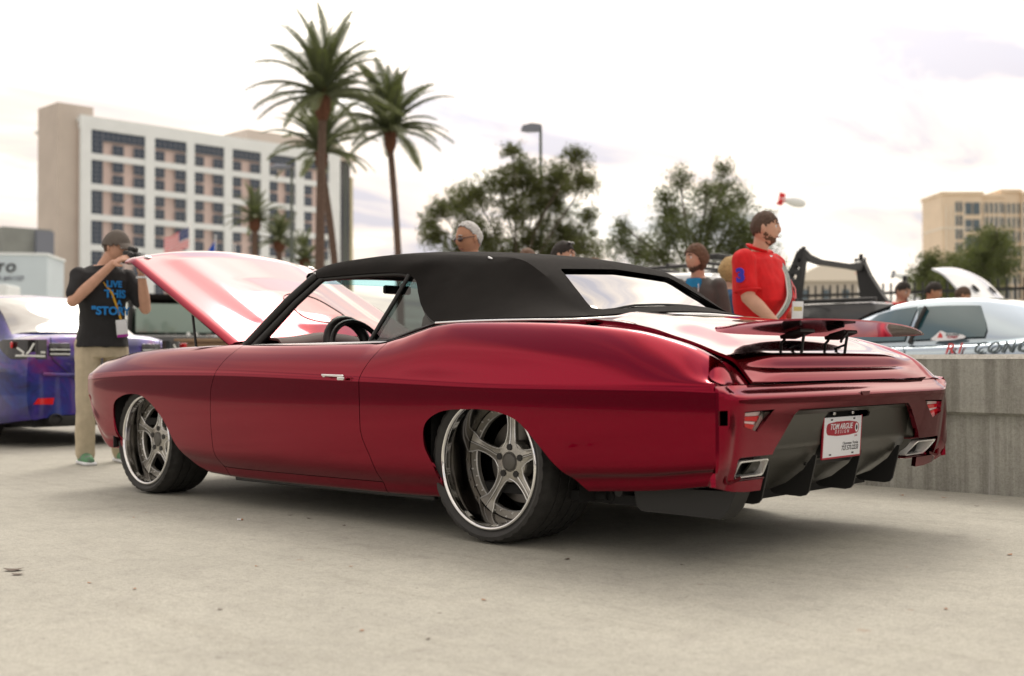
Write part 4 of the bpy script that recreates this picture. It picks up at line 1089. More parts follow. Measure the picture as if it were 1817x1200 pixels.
ob.location = (-1.92, -.857, .985); ob.rotation_euler = (R(-24), 0, 0)
ob2 = obj('sticker_mark', prism([(-.10, -.01), (-.05, -.012), (-.06, .02), (-.085, .045)], 'Y', -.004, -.0022), M['decalred'], ob)
place_text('sticker_text', 'RACING', .034, (.035, -.0035, .018), (1, 0, 0), (0, 0, 1), M['decalgrey'], ob, depth=.001, bold=.001, shear=.3)
place_text('sticker_text', 'TUNED', .03, (.035, -.0035, -.008), (1, 0, 0), (0, 0, 1), M['platered'], ob, depth=.001, bold=.001, shear=.3)

# ---- open off-roader with perforated roll bar
M['darkgrey'] = mat('dark_grey_paint', (0.05, 0.052, 0.055), 0.35, 0.4, coat=.8)
M['satinblack'] = mat('satin_black_steel', (0.018, 0.018, 0.018), 0.45)
ot = tag(empty('offroad_truck', (-3.6, 8.1, 0)), 'open dark off-road truck with a perforated black roll bar behind the man in red', 'truck')
obj('bed', bev_box(2.5, 1.62, .46, .06, (-.30, .75, 1.20)), M['darkgrey'], ot, 40)
obj('bed_rail', bev_box(2.5, .08, .05, .012, (-.30, -.04, 1.455)), M['satinblack'], ot, 40)
obj('bed_rail', bev_box(2.5, .08, .05, .012, (-.30, 1.54, 1.455)), M['satinblack'], ot, 40)
obj('fender', bev_box(.95, .24, .10, .04, (-.30, -.12, 1.05)), M['satinblack'], ot, 40)
for s, y in ((-1, -.10), (1, 1.60)):
    for x in (-1.25, .65):
        ww = plain_wheel(ot, x, 0, .46, .28); ww.location.y = y
for y in (0.0, 1.50):
    mx_ = 1 if y == 0 else -1
    legp = [(-.42, 1.45), (-.04, 1.45), (-.02, 1.55), (.04, 1.95), (.06, 2.06), (-.04, 2.06), (-.14, 1.85), (-.30, 1.60)]
    legp = [(a*mx_+(0 if mx_ > 0 else -.02), b_) for a, b_ in legp]
    me = prism(legp, 'Y', y-.05, y+.05)
    cu = [prism([(cx+cr*math.cos(a), cz+cr*math.sin(a)) for a in np.linspace(0, 2*PI, 17)[:-1]], 'Y', y-.2, y+.2) for cx, cz, cr in ((-.20, 1.53, .055), (-.14, 1.65, .047), (-.09, 1.76, .04), (-.045, 1.86, .033), (-.01, 1.95, .026))]
    if mx_ > 0: me = boolean(me, cu)
    me.materials.clear(); obj('roll_bar_leg', me, M['satinblack'], ot)
obj('roll_bar_top', prism([(-.02, 2.09), (.14, 2.02), (.40, 1.98), (1.10, 1.97), (1.36, 2.0), (1.52, 2.08), (1.52, 1.97), (1.38, 1.90), (1.1, 1.91), (.4, 1.92), (.12, 1.95), (-.02, 2.0)], 'X', -.03, .05), M['satinblack'], ot)
for y in (.02, 1.46): obj('light_mount', bev_box(.05, .02, .07, .004, (.01, y, 2.08)), M['satinblack'], ot)

# ---- pale wagon with roof rack behind the bystanders
M['palepaint'] = mat('pale_silver_paint', (0.60, 0.62, 0.62), 0.3, 0.5, coat=1.0)
vn = tag(empty('station_wagon', (-3.3, 6.9, 0)), 'pale silver wagon with dark roof rack behind the bearded young man', 'car')
vW = key([(-4.7, .74), (-4.2, .90), (-1, .93), (-.2, .90), (0, .84)]); vzb = key([(-4.7, .3), (-4.2, .22), (0, .3)])
vbelt = key([(-4.7, .8), (-4.2, .92), (-3.4, 1.05), (0, 1.08)]); vtop = key([(-4.7, .82), (-4.2, .98), (-3.4, 1.12), (0, 1.14)])
auto(vn, M['palepaint'], [-4.7, -4.5, -4.2, -3.8, -3.4, -3, -2.5, -2, -1.5, -1, -.5, -.2, -.08, 0], vW, vzb, vbelt, vtop, arches=((-.95, .40), (-3.8, .40)))
vz = key([(-3.5, 1.1), (-3.1, 1.35), (-2.7, 1.62), (-2.3, 1.72), (-1.5, 1.76), (-.6, 1.74), (-.25, 1.68), (-.08, 1.40), (0, 1.12)]); vkb = key([(-3.5, 1.07), (0, 1.10)]); vwb = key([(-3.5, .74), (-2.6, .84), (-.3, .84), (0, .78)]); vwr = key([(-3.5, .66), (-2.5, .66), (-.3, .66), (0, .70)])
greenhouse(vn, M['palepaint'], lin(-3.5, 0, .14), vz, vkb, vwb, vwr)
for s in (-1, 1):
    for a, b_ in ((-.30, .62), (-.98, .80), (-1.84, .85)):
        side_patch(vn, 'side_window', M['autoglass'], s, lambda t, u, a=a, b_=b_: a-.04*t-(u*b_)*(1-.12*t), vz, vkb, vwb, vwr, .14, .82)
    for x in (-.95, -3.8): plain_wheel(vn, x, s*.92, .36)
    obj('rack_rail', tube([(-2.4, s*.52, 1.80), (-.5, s*.52, 1.82)], .022, 8), M['satinblack'], vn, 60)
for x in (-2.2, -1.6, -1.0, -.55): obj('rack_bar', tube([(x, -.54, 1.84), (x, .54, 1.84)], .02, 8), M['satinblack'], vn, 60)
obj('light_bar', bev_box(.10, 1.0, .07, .015, (-.42, 0, 1.90)), M['satinblack'], vn, 40)
obj('underbody', bev_box(4.2, 1.3, .2, .03, (-2.3, 0, .33)), M['dark'], vn)

# ---- white car with its hood up
M['whitepaint'] = mat('white_paint', (0.72, 0.76, 0.80), 0.25, 0.0, coat=1.0)
wc = tag(empty('parked_hatchback', (-3.5, 11.3, 0), R(180)), 'white car with its hood raised, behind the silver coupe', 'car')
aW = key([(-4.3, .74), (-4, .86), (-.4, .88), (0, .72)]); azb = key([(-4.3, .3), (0, .25)]); ab = key([(-4.3, .80), (-3.2, .90), (-1.3, .92), (-.3, .80), (0, .66)]); at_ = key([(-4.3, .84), (-3.2, .98), (-1.3, .95), (-1.15, .82), (-.3, .74), (0, .68)])
auto(wc, M['whitepaint'], [-4.3, -4.1, -3.8, -3.2, -2.6, -2, -1.6, -1.3, -1.15, -1.0, -.8, -.5, -.25, -.1, 0], aW, azb, ab, at_, arches=((-.85, .36), (-3.45, .36)))
az = key([(-4.0, 1.0), (-3.4, 1.36), (-2.8, 1.42), (-2.2, 1.38), (-1.35, .95)]); akb = key([(-4, .92), (-1.35, .93)]); awb = key([(-4, .7), (-3, .8), (-1.35, .74)]); awr = key([(-4, .58), (-1.35, .62)])
greenhouse(wc, M['whitepaint'], lin(-4.0, -1.35, .15), az, akb, awb, awr)
for s in (-1, 1):
    side_patch(wc, 'side_window', M['autoglass'], s, lambda t, u: -1.9-.1*t-(u*1.7)*(1-.25*t), az, akb, awb, awr, .12, .8)
    for x in (-.85, -3.45): plain_wheel(wc, x, s*.87)
G = []
for u in np.linspace(0, 1.12, 15):
    G.append([(u, y*(1-.10*(u/1.12)**2), .07*math.sin(min(1, u/1.12)*PI*.55)+.05*(1-(y/.7)**2)-.06*max(0, (u-.9)/.22)**2) for y in np.linspace(-.72, .72, 17)])
hd = obj('hood', grid_mesh(np.array(G)[:, ::-1], -.02), M['whitepaint'], wc, 50); hd.location = (-1.30, 0, .98); hd.rotation_euler = (0, R(-46), 0); hd.scale = (1.22, 1, 1.1)
for s in (-1, 1):
    v, f = lathe([(.0001, 0), (.05, 0), (.055, .012)], 16, 'Z'); ob = obj('hood_vent', pydata('hv', v, f), M['black'], hd); ob.location = (.72, s*.28, .115)
obj('engine', bev_box(.6, .7, .2, .04, (-.7, 0, .80)), M['black'], wc, 40)

# ---- soft top off-roader at left, between sedan and hood
jp = tag(empty('offroad_jeep', (-14.2, 6.0, 0), R(-20)), 'black soft top off-road vehicle glimpsed under the raised red hood', 'jeep')
M['greenglass'] = mat('pale_green_glass', (0.25, 0.36, 0.31), 0.1, coat=1.0)
obj('body', bev_box(3.2, 1.6, .62, .06, (0, 0, .86)), M['darkgrey'], jp, 40)
obj('soft_top', bev_box(2.0, 1.5, .10, .04, (-.3, 0, 1.80)), M['canvas'], jp, 40)
for x in (-1.25, -.35, .62):
    for s in (-1, 1): obj('roll_cage_post', tube([(x, s*.70, 1.15), (x-.02*s*0, s*.66, 1.78)], .04, 8), M['satinblack'], jp, 60)
for x0 in (-1.2, -.30):
    for s in (-1, 1): obj('side_window', bev_box(.80, .01, .50, 0, (x0+.42, s*.70, 1.46)), M['greenglass'], jp)
obj('rear_window', bev_box(.01, 1.2, .46, 0, (-1.27, 0, 1.46)), M['greenglass'], jp)
obj('windscreen', bev_box(.01, 1.2, .46, 0, (.66, 0, 1.46)), M['greenglass'], jp)
for x in (-1.0, 1.05):
    for s in (-1, 1): plain_wheel(jp, x, s*.86, .42, .28)
obj('spare_wheel', (lambda vf: fix_normals(pydata('sp', vf[0], vf[1])))(lathe([(.001, -.1), (.25, -.1), (.40, -.08), (.42, 0), (.40, .08), (.001, .08)], 32, 'X')), M['tyre'], jp, 40).location = (-1.72, .1, 1.0)

# tan crate behind the red car
M['tan'] = mat('tan_plywood', (0.36, 0.24, 0.13), 0.6, var=.15, stretch=(1, 1, 8))
cr_ = tag(empty('display_crate', (-8.2, 3.4, 0), R(20)), 'tan plywood crate standing beyond the raised red hood', 'crate')
obj('side_panel', bev_box(1.1, .9, .98, .01, (0, 0, .50)), M['tan'], cr_)
obj('lid', bev_box(1.16, .96, .04, .006, (0, 0, 1.01)), M['tan'], cr_)

# ================================================================ the hotel
M['hotelw'] = mat('white_render', (0.86, 0.91, 0.93), 0.8, var=.03, vscale=.3)
M['hotelb'] = mat('beige_render', (0.72, 0.58, 0.54), 0.85, var=.05, vscale=.25)
M['hotelt'] = mat('tan_render', (0.62, 0.55, 0.49), 0.85, var=.05, vscale=.2)
M['winglass'] = mat('navy_window_glass', (0.035, 0.055, 0.085), 0.12, coat=.3)
M['mullion'] = mat('grey_mullion', (0.20, 0.22, 0.27), 0.5)
hb_ = tag(empty('hotel_building', (-203.44, 101.43, 0), math.atan2(.999, .035)), 'tall white and beige hotel with rows of dark windows on the left', 'building')
obj('main_wall', bev_box(56, 18, 44.6, 0, (28, 9.4, 22.3)), M['hotelb'], hb_)
obj('parapet', bev_box(58.5, .9, 2.4, 0, (28.7, .05, 44.4)), M['hotelw'], hb_)
obj('roof_slab', bev_box(58, 19, .6, 0, (28.5, 10.2, 44.9)), M['hotelw'], hb_)
obj('stair_tower', bev_box(6.8, 8.4, 47.6, 0, (-.70, 5.5, 23.8)), M['hotelt'], hb_)
obj('plant_room', bev_box(23, 9, 3.2, 0, (48.5, 8, 46.9)), M['hotelt'], hb_)
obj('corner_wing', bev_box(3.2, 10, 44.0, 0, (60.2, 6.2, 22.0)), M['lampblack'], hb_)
obj('corner_cornice', bev_box(4.6, 12, 1.8, 0, (60.3, 6.0, 45.0)), M['hotelt'], hb_)
obj('corner_strip', bev_box(1.2, 4, 41, 0, (62.6, 4.0, 20.5)), mat('pale_yellow_render', (0.6, 0.55, 0.35), .8), hb_)
bays = [(1.53, 12.26), (14.2, 21.0), (22.7, 29.35), (31.2, 37.9), (39.9, 46.4), (48.5, 55.0)]
px0 = [(-.42, 1.53)]+[(a[1], b_[0]) for a, b_ in zip(bays, bays[1:])]+[(55.0, 57.9)]
for a, b_ in px0: obj('pilaster', bev_box(b_-a, .8, 43.2, 0, ((a+b_)/2, 0, 21.6)), M['hotelw'], hb_)
pitch = 5.59
def window_mesh(w_, h_, nx, nz_):
    b = bev_box(w_, .1, h_); me = bpy.data.meshes.new('window'); b.to_mesh(me); b.free(); me.materials.append(M['winglass']); me.materials.append(M['mullion'])
    b = bmesh.new(); b.from_mesh(me); n0 = len(b.faces)
    for i in range(nx+1): bev_box(.10, .06, h_, 0, (-w_/2+w_*i/nx, -.06, 0), None, b)
    for i in range(nz_+1): bev_box(w_, .06, .10, 0, (0, -.065, -h_/2+h_*i/nz_), None, b)
    b.faces.ensure_lookup_table()
    for q in b.faces[n0:]: q.material_index = 1
    b.to_mesh(me); b.free(); return me
w_small = window_mesh(2.1, 1.75, 2, 2); w_tall = window_mesh(2.3, 4.3, 2, 5)
rib = {}
for r_ in range(8):
    zt = 43.2-pitch*r_
    for bi, (a, b_) in enumerate(bays):
        obj('floor_band', bev_box(b_-a, .7, 1.15, 0, ((a+b_)/2, .05, zt-4.4-.575)), M['hotelw'], hb_)
        if bi == 0:
            o_ = obj('window', w_tall, None, hb_); o_.location = (a+1.15, -.06, zt-2.2); cols_ = (6.9, 11.1)
            xa = a+2.35
        else: cols_ = (a+1.1, b_-1.25); xa = a
        for fl, zc_ in ((0, zt-.95), (1, zt-3.35)):
            if r_ == 0 and fl == 0:
                key_ = round(b_-xa, 1)
                if key_ not in rib: rib[key_] = window_mesh(key_-.1, 1.75, 6 if bi else 8, 2)
                o_ = obj('ribbon_window', rib[key_], None, hb_); o_.location = ((xa+b_)/2, -.06, zc_); continue
            for cx in cols_:
                o_ = obj('window', w_small, None, hb_); o_.location = (cx, -.06, zc_)
# low grey block left of the hotel
gb = tag(empty('grey_block', (-192, 86, 0), math.atan2(.999, .035)), 'small grey rooftop block left of the hotel tower', 'building')
obj('wall', bev_box(8.2, 6, 22.8, 0, (0, 3, 11.4)), mat('grey_render', (0.27, 0.29, 0.28), .8, var=.1, vscale=.4), gb)
obj('corner_bay', bev_box(3, 1, 22.4, 0, (2.6, -.4, 11.2)), M['mullion'], gb)

# ---- cream hotel on the right
M['cream'] = mat('cream_render', (0.82, 0.68, 0.52), 0.85, var=.05, vscale=.2)
M['creamw'] = mat('pale_cream_trim', (0.82, 0.76, 0.66), 0.8)
M['greywin'] = mat('grey_window_glass', (0.10, 0.14, 0.17), 0.2)
ch = tag(empty('cream_hotel', (-123.1, 287.8, 0), R(43.2)), 'cream coloured high-rise hotel with tall window strips at the right edge', 'building')
def ww_mesh(w_, h_):
    b = bev_box(w_, .3, h_); me = bpy.data.meshes.new('window'); b.to_mesh(me); b.free(); me.materials.append(M['greywin']); return me
blocks = [(0, 10.2, 42.0, 0.0), (10.2, 16.2, 41.6, 2.0), (16.2, 21.2, 43.0, 3.2), (21.2, 26.5, 42.2, 2.0), (26.5, 42, 43.4, -1.5)]
for a, b_, h_, y in blocks:
    obj('wall_block', bev_box(b_-a, 14, h_, 0, ((a+b_)/2, y+7, h_/2)), M['cream'], ch)
    obj('cornice', bev_box(b_-a+.5, 15, .8, 0, ((a+b_)/2, y+7, h_+.1)), M['cream'], ch)
    obj('cornice', bev_box(b_-a+.2, 14.4, .5, 0, ((a+b_)/2, y+7, h_-8.7)), M['creamw'], ch)
wA = ww_mesh(1.7, 3.0); wB = ww_mesh(.62, 2.6)
for cx in (7.0, 9.0):
    for k in range(10): o_ = obj('window', wA, None, ch); o_.location = (cx-.3, -.05, 38.2-4.25*k)
for cx in (4.2, 5.2):
    for k in range(12): o_ = obj('window', wB, None, ch); o_.location = (cx-.4, -.05, 38.6-3.4*k)
for cx in (1.1, 2.2, 3.2, 5.6):
    obj('rib', bev_box(.3, .5, 38, 0, (cx, -.1, 20)), M['creamw'], ch)
for a, b_, y in ((10.2, 16.2, 2.0), (16.2, 21.2, 3.2), (21.2, 26.5, 2.0)):
    n = 5 if b_-a > 5.1 else 4
    for i in range(n):
        cx = a+(b_-a)*(i+.5)/n
        obj('rib', bev_box(.28, .6, 39, 0, (cx-.55, y-.1, 20)), M['creamw'], ch)
        for k in range(11): o_ = obj('window', wB, None, ch); o_.location = (cx, y-.05, 38.6-3.6*k)
for cx in (28.8, 31.6, 35, 38):
    for k in range(9): o_ = obj('window', wA, None, ch); o_.location = (cx, -1.55, 39.4-4.6*k)
# ---- low beige building far behind the roll bar
lb = tag(empty('low_building', (-30.8, 59.1, 0), R(43.2)), 'low beige building seen through the roll bar frame', 'building')
obj('wall', bev_box(3.9, 8, 5.3, 0, (-.2, 4, 2.65)), mat('pale_beige_wall', (0.50, 0.46, 0.40), .8), lb)
obj('roof', prism([(-2.3, 5.3), (-.6, 6.2), (2.0, 6.2), (2.0, 5.3)], 'Y', -.2, 8.2), M['creamw'], lb)
for cx in (-1.4, -.2, 1.0): obj('window', bev_box(.4, .1, 1.0, 0, (cx, -.02, 4.3)), M['greywin'], lb)

# ---- booth sign box
M['bill'] = mat('pale_blue_board', (0.62, 0.72, 0.78), 0.6, var=.03, vscale=.6)
bl = tag(empty('booth_container', (-41.4, 14.9, 0), R(52)), 'pale blue container at the left edge with booth number lettering', 'container')
obj('side_wall', bev_box(6.4, 3, 4.75, .03, (-1.25, 1.5, 2.375)), M['bill'], bl)
obj('top_rail', bev_box(6.5, 3.1, .10, .02, (-1.25, 1.5, 4.78)), M['hotelw'], bl)
place_text('sign_lettering', 'NITTO', .44, (-.02, -.03, 4.24), (1, 0, 0), (0, 0, 1), M['ink'], bl, depth=.01, bold=.014, shear=.2, spacing=1.35)
place_text('sign_lettering', 'BOOTH #41127', .24, (.30, -.03, 3.86), (1, 0, 0), (0, 0, 1), M['mullion'], bl, depth=.01, bold=.004)
cn = tag(empty('canopy_tent', (-36.2, 12.4, 0), R(48)), 'white canopy in front of the pale blue container', 'canopy')
obj('canopy', bev_box(3.2, 1.4, .5, .04, (-.9, .7, 3.05)), M['hotelw'], cn)
for x in (-2.4, .6):
    for y in (.1, 1.3): obj('pole', tube([(x, y, 0), (x, y, 2.9)], .03, 6), M['chrome'], cn)

# ================================================================ lamps, poles, flags
M['pole'] = mat('green_grey_pole', (0.10, 0.12, 0.10), 0.5)
def lamp(name, x, y, h, label, head, rz):
    t = tag(empty(name, (x, y, 0), rz), label, 'street lamp')
    obj('pole', tube([(0, 0, 0), (0, 0, h*.6), (0, 0, h)], [.09, .065, .05], 10), M['pole'], t, 60)
    if head == 'box':
        obj('lamp_head', prism([(-.66, -.13), (-.60, .03), (-.30, .10), (.02, .06), (.02, -.10), (-.10, -.16), (-.45, -.17)], 'Y', -.16, .16), M['mullion'], t).location = (0, 0, h-.05)
    else:
        v, f = lathe([(.001, .13), (.20, .11), (.40, .03), (.44, -.04), (.36, -.08), (.001, -.09)], 24, 'Z')
        ob = obj('lamp_head', pydata('lh', v, f), M['mullion'], t, 60); ob.location = (-.46, 0, h); ob.scale = (1.05, .7, 1)
        obj('arm', tube([(0, 0, h-.12), (-.15, 0, h+.02), (-.45, 0, h+.05)], .035, 8), M['pole'], t, 60)
    return t
lamp('street_lamp', -23.05, 25.24, 8.6, 'tall street lamp with box head rising above the middle tree', 'box', R(43.2))
lamp('street_lamp', -35.66, 24.38, 8.5, 'street lamp with oval head in front of the white hotel', 'oval', R(43.2))
lp = tag(empty('steel_mast', (-43.5, 33.45, 0)), 'thin bare mast right of the hotel and palm trunks', 'pole')
obj('mast', tube([(0, 0, 0), (0, 0, 10.6)], [.09, .05], 8), M['pole'], lp, 60)
lp = tag(empty('steel_mast', (-60.5, 22.5, 0)), 'short slim mast in front of the hotel stair tower', 'pole')
obj('mast', tube([(0, 0, 0), (0, 0, 9.3), (.1, .1, 9.4)], [.10, .07, .06], 8), M['pole'], lp, 60)
M['flagred'] = mat('flag_red', (0.72, 0.05, 0.08), .8); M['flagwhite'] = mat('flag_white', (0.80, 0.74, 0.74), .8); M['flagblue'] = mat('flag_navy', (0.03, 0.06, 0.20), .8)
M['royal'] = mat('royal_blue_cloth', (0.01, 0.09, 0.55), .7); M['hotpink'] = mat('magenta_cloth', (0.72, 0.01, 0.10), .7)
def flagpole(name, x, y, h, label):
    t = tag(empty(name, (x, y, 0), R(43.2)), label, 'flag')
    obj('pole', tube([(0, 0, 0), (0, 0, h)], [.05, .03], 8), M['polish'], t, 60)
    v, f = lathe([(.001, .06), (.05, 0), (.001, -.06)], 12, 'Z'); obj('finial', pydata('fi', v, f), M['polish'], t, 60).location = (0, 0, h+.04)
    return t
t = flagpole('flag_pole', -49.2, 28.13, 7.6, 'stars and stripes flag on a pole in front of the hotel')
nu, nv = 40, 26; v = []; f = []; mi = []
for i in range(nu+1):
    for j in range(nv+1):
        a = i/nu; bb_ = j/nv
        v.append((-1.30*a, .10*math.sin(7*a+bb_)*a, 7.45-1.02*(1-bb_)*(1-.10*a)-.62*a+.10*math.sin(6.5*a+.6)*a))
for i in range(nu):
    for j in range(nv):
        f.append((i*(nv+1)+j, (i+1)*(nv+1)+j, (i+1)*(nv+1)+j+1, i*(nv+1)+j+1))
        if i < 16 and j >= 12: mi.append(1 if (i % 3 == 1 and j % 3 == 1) else 2)
        else: mi.append(0 if (j//2) % 2 == 0 else 1)
me = pydata('flag', v, f)
for m_ in ('flagred', 'flagwhite', 'flagblue'): me.materials.append(M[m_])
me.polygons.foreach_set('material_index', mi)
obj('flag_cloth', me, None, t, 80)
def pennant(t, mt, pts):
    G = []
    for a, b_ in zip(spline(pts[0], 5), spline(pts[1], 5)): G.append([tuple(a*(1-k/6)+b_*k/6+np.array([0, .05*math.sin(a[0]*6+k), 0])) for k in range(7)])
    return obj('flag_cloth', grid_mesh(np.array(G)), mt, t, 80)
t = flagpole('flag_pole', -49.98, 30.14, 7.15, 'royal blue flag hanging beside the stars and stripes')
pennant(t, M['royal'], ([(0, 0, 7.0), (-.25, 0, 6.6), (-.55, 0, 6.15), (-.75, 0, 5.9)], [(0, 0, 5.7), (-.2, 0, 5.6), (-.5, 0, 5.5), (-.75, 0, 5.5)]))
t = flagpole('flag_pole', -50.97, 31.96, 6.9, 'small magenta flag hanging right of the blue flag')
pennant(t, M['hotpink'], ([(0, 0, 6.6), (-.12, 0, 6.4), (-.35, 0, 6.0), (-.5, 0, 5.8)], [(0, 0, 5.4), (-.15, 0, 5.4), (-.4, 0, 5.4), (-.5, 0, 5.5)]))

# red feather banners
M['banner'] = mat('faded_red_banner', (0.78, 0.22, 0.17), .7, var=.06, vscale=2)
def feather(x, y, h, wd, label):
    t = tag(empty('feather_banner', (x, y, 0), R(43.2)), label, 'banner')
    obj('pole', tube([(0, 0, 0), (0, 0, h*.8), (.1*wd, 0, h*.97), (.5*wd, 0, h)], .025, 8), M['satinblack'], t, 60)
    G = []
    for k in range(15):
        z = .9+(h-.95)*k/14; q = k/14; ws = wd*(1-.55*max(0, q-.6)/.4*max(0, q-.6)/.4*2.5)
        G.append([(ws*u+.12*wd*q**4, .04*math.sin(4*u+z), z) for u in np.linspace(0, 1, 7)])
    obj('banner_cloth', grid_mesh(np.array(G)), M['banner'], t, 80)
    for z in np.linspace(1.4, h*.75, 4):
        obj('banner_print', prism([(.2*wd, z), (.8*wd, z+.05), (.8*wd, z+.16), (.2*wd, z+.11)], 'Y', -.055, -.05), M['creamw'], t)
feather(-15.3, 32.5, 3.7, .62, 'faded red feather banner right of the roll bar truck')
feather(-18.2, 43.6, 4.5, .70, 'faded red feather banner below the cream hotel')

# blimp balloons on tethers
M['balloon'] = mat('white_balloon', (0.82, 0.86, 0.86), .35, coat=.4); M['finred'] = mat('red_balloon_fin', (0.75, 0.02, 0.03), .4, coat=.4)
def blimp(x, y, z, L_, label, fin, tail=1):
    t = tag(empty('blimp_balloon', (x, y, z), R(43.2)), label, 'balloon')
    pr = [(.0001, L_*.5), (.10*L_, L_*.46), (.155*L_, L_*.36), (.185*L_, L_*.18), (.18*L_, 0), (.13*L_, -.2*L_), (.07*L_, -.38*L_), (.02*L_, -.5*L_), (.0001, -.51*L_)]
    v, f = lathe([(p[0], p[1]) for p in spline(pr, 3)], 28, 'X'); ob = obj('envelope', pydata('en', v, f), M['balloon'], t, 80)
    ob.rotation_euler = (0, R(12), 0)
    for k in range(4):
        b = bev_box(.24*L_, .03*L_, .22*L_, .012*L_, (-.40*L_, 0, .13*L_))
        for v_ in b.verts:
            if v_.co.z > .16*L_: v_.co.x -= .05*L_
        o_ = obj('fin', b, fin, ob, 50); o_.rotation_euler = (R(90*k+20), 0, 0)
    obj('tether', tube([(0, 0, -.15*L_), (0, 0, -z)], .004, 4), M['white'], t)
blimp(-19.48, 35.44, 6.68, 1.02, 'white blimp balloon with red tail fins floating above the man in red', M['finred'])
blimp(-23.27, 52.45, 4.9, .85, 'small grey-white balloon far off above the barrier heads', M['mullion'])

# ================================================================ fence behind the car park
M['iron'] = mat('black_iron', (0.015, 0.016, 0.016), .5)
fe = tag(empty('iron_fence', (-10.58, 15.0, 0), math.atan2(.82, 6.72)), 'black iron picket fence along the back of the car park', 'fence')
FL = 14.5
obj('rail', bev_box(FL, .04, .05, 0, (FL/2, 0, 1.95)), M['iron'], fe); obj('rail', bev_box(FL, .04, .05, 0, (FL/2, 0, .25)), M['iron'], fe)
pk = bev_box(.028, .028, 2.1, 0, (0, 0, 1.08)); pme = bpy.data.meshes.new('picket'); pk.to_mesh(pme); pk.free(); pme.materials.append(M['iron'])
for k in range(int(FL/.14)):
    o_ = bpy.data.objects.new('picket', pme); COL.objects.link(o_); o_.parent = fe; o_.location = (.07+k*.14, 0, 0)
for k in range(7): obj('post', bev_box(.07, .07, 2.25, .006, (k*2.4, 0, 1.12)), M['iron'], fe)

# ================================================================ trees
def leafy(m, f=.42, tint=(.16, .20, .05)):
    t = m.node_tree; o = t.nodes['Material Output']; b = t.nodes['Principled BSDF']; tr = t.nodes.new('ShaderNodeBsdfTranslucent'); tr.inputs[0].default_value = (*tint, 1)
    x = t.nodes.new('ShaderNodeMixShader'); x.inputs[0].default_value = f; t.links.new(b.outputs[0], x.inputs[1]); t.links.new(tr.outputs[0], x.inputs[2]); t.links.new(x.outputs[0], o.inputs[0])
M['leaf1'] = mat('olive_leaf', (0.085, 0.095, 0.040), .6, col2=(0.13, 0.13, 0.06), vscale=1.2)
M['leaf2'] = mat('grey_green_leaf', (0.075, 0.095, 0.045), .6, col2=(0.12, 0.135, 0.07), vscale=1.0)
for k_ in ('leaf1', 'leaf2'):
    M[k_].node_tree.nodes['Principled BSDF'].inputs['Specular IOR Level'].default_value = .3
    leafy(M[k_])
M['bark'] = mat('tree_bark', (0.10, 0.08, 0.06), .9, var=.3, vscale=6, bump=.5, bscale=30)
def leaves(blobs, n_clump, n_leaf, size, seed, spiky=0.0):
    r_ = np.random.default_rng(seed); C_ = []
    for (cx, cy, cz, rad) in blobs:
        nc = max(10, int(n_clump*(rad/.3)**1.7))
        d = r_.normal(size=(nc, 3)); d /= np.linalg.norm(d, axis=1, keepdims=True); q = rad*r_.uniform(.15, 1.22, (nc, 1))**.9
        cc = np.array([cx, cy, cz])+d*q*np.array([1, 1, .8])
        for c in cc:
            ax = r_.normal(size=3)*np.array([1, 1, .5]); ax[2] += .2+spiky*1.6; ax /= np.linalg.norm(ax)
            ln = r_.uniform(.18, .42)*(1+spiky)
            t = r_.uniform(-1, 1, (n_leaf, 1)); C_.append(c+ax*t*ln*.5+r_.normal(size=(n_leaf, 3))*(.04+.03*(1-abs(t))))
    P = np.concatenate(C_); n = len(P)
    u = r_.normal(size=(n, 3)); u /= np.linalg.norm(u, axis=1, keepdims=True); w_ = r_.normal(size=(n, 3)); v_ = np.cross(u, w_); v_ /= np.linalg.norm(v_, axis=1, keepdims=True)
    s_ = size*r_.uniform(.6, 1.3, (n, 1))
    V = np.stack([P-u*s_, P+v_*s_*.36, P+u*s_, P-v_*s_*.36], 1).reshape(-1, 3)
    me = bpy.data.meshes.new('crown'); me.vertices.add(len(V)); me.vertices.foreach_set('co', V.ravel()); me.loops.add(4*n); me.loops.foreach_set('vertex_index', np.arange(4*n)); me.polygons.add(n)
    me.polygons.foreach_set('loop_start', np.arange(0, 4*n, 4)); me.polygons.foreach_set('loop_total', np.full(n, 4)); me.update(); return me
def tree(name, x, y, label, blobs, lm, nc=26, nl=34, size=.05, seed=1, spiky=0.0, trunk_r=.13, fork=1.5):
    t = tag(empty(name, (x, y, 0), R(43.2)), label, 'tree')
    r_ = random.Random(seed)
    B = [(a, (r_.uniform(-.8, .8) if len(q) == 3 else q[3]), q[1], q[2]) for q in blobs for a in [q[0]]]
    b = tube([(0, 0, -.1), (.05, .03, fork*.5), (-.03, 0, fork)], [trunk_r*1.25, trunk_r, trunk_r*.85], 10)
    for (bx, by, bz, br) in B:
        m_ = (bx*.35+r_.uniform(-.15, .15), by*.35, fork+(bz-fork)*.55); e_ = (bx, by, bz)
        pts = spline([(0, 0, fork-.2), m_, e_, (bx+br*.5*r_.uniform(-1, 1), by, bz+br*.8)], 3)
        tube([tuple(p) for p in pts], list(np.linspace(trunk_r*.30, .008, len(pts))), 6, b)
        for _ in range(5):
            d = Vector((r_.uniform(-1, 1), r_.uniform(-1, 1), r_.uniform(-.4, 1))).normalized()*br
            tube([e_, (bx+d.x*.5, by+d.y*.5, bz+d.z*.55+.03), (bx+d.x, by+d.y, bz+d.z)], [.013, .009, .004], 5, b)
    obj('trunk', b, M['bark'], t, 60)
    c = obj('crown', leaves(B, nc, nl, size, seed, spiky), lm, t); c['kind'] = 'stuff'
    return t
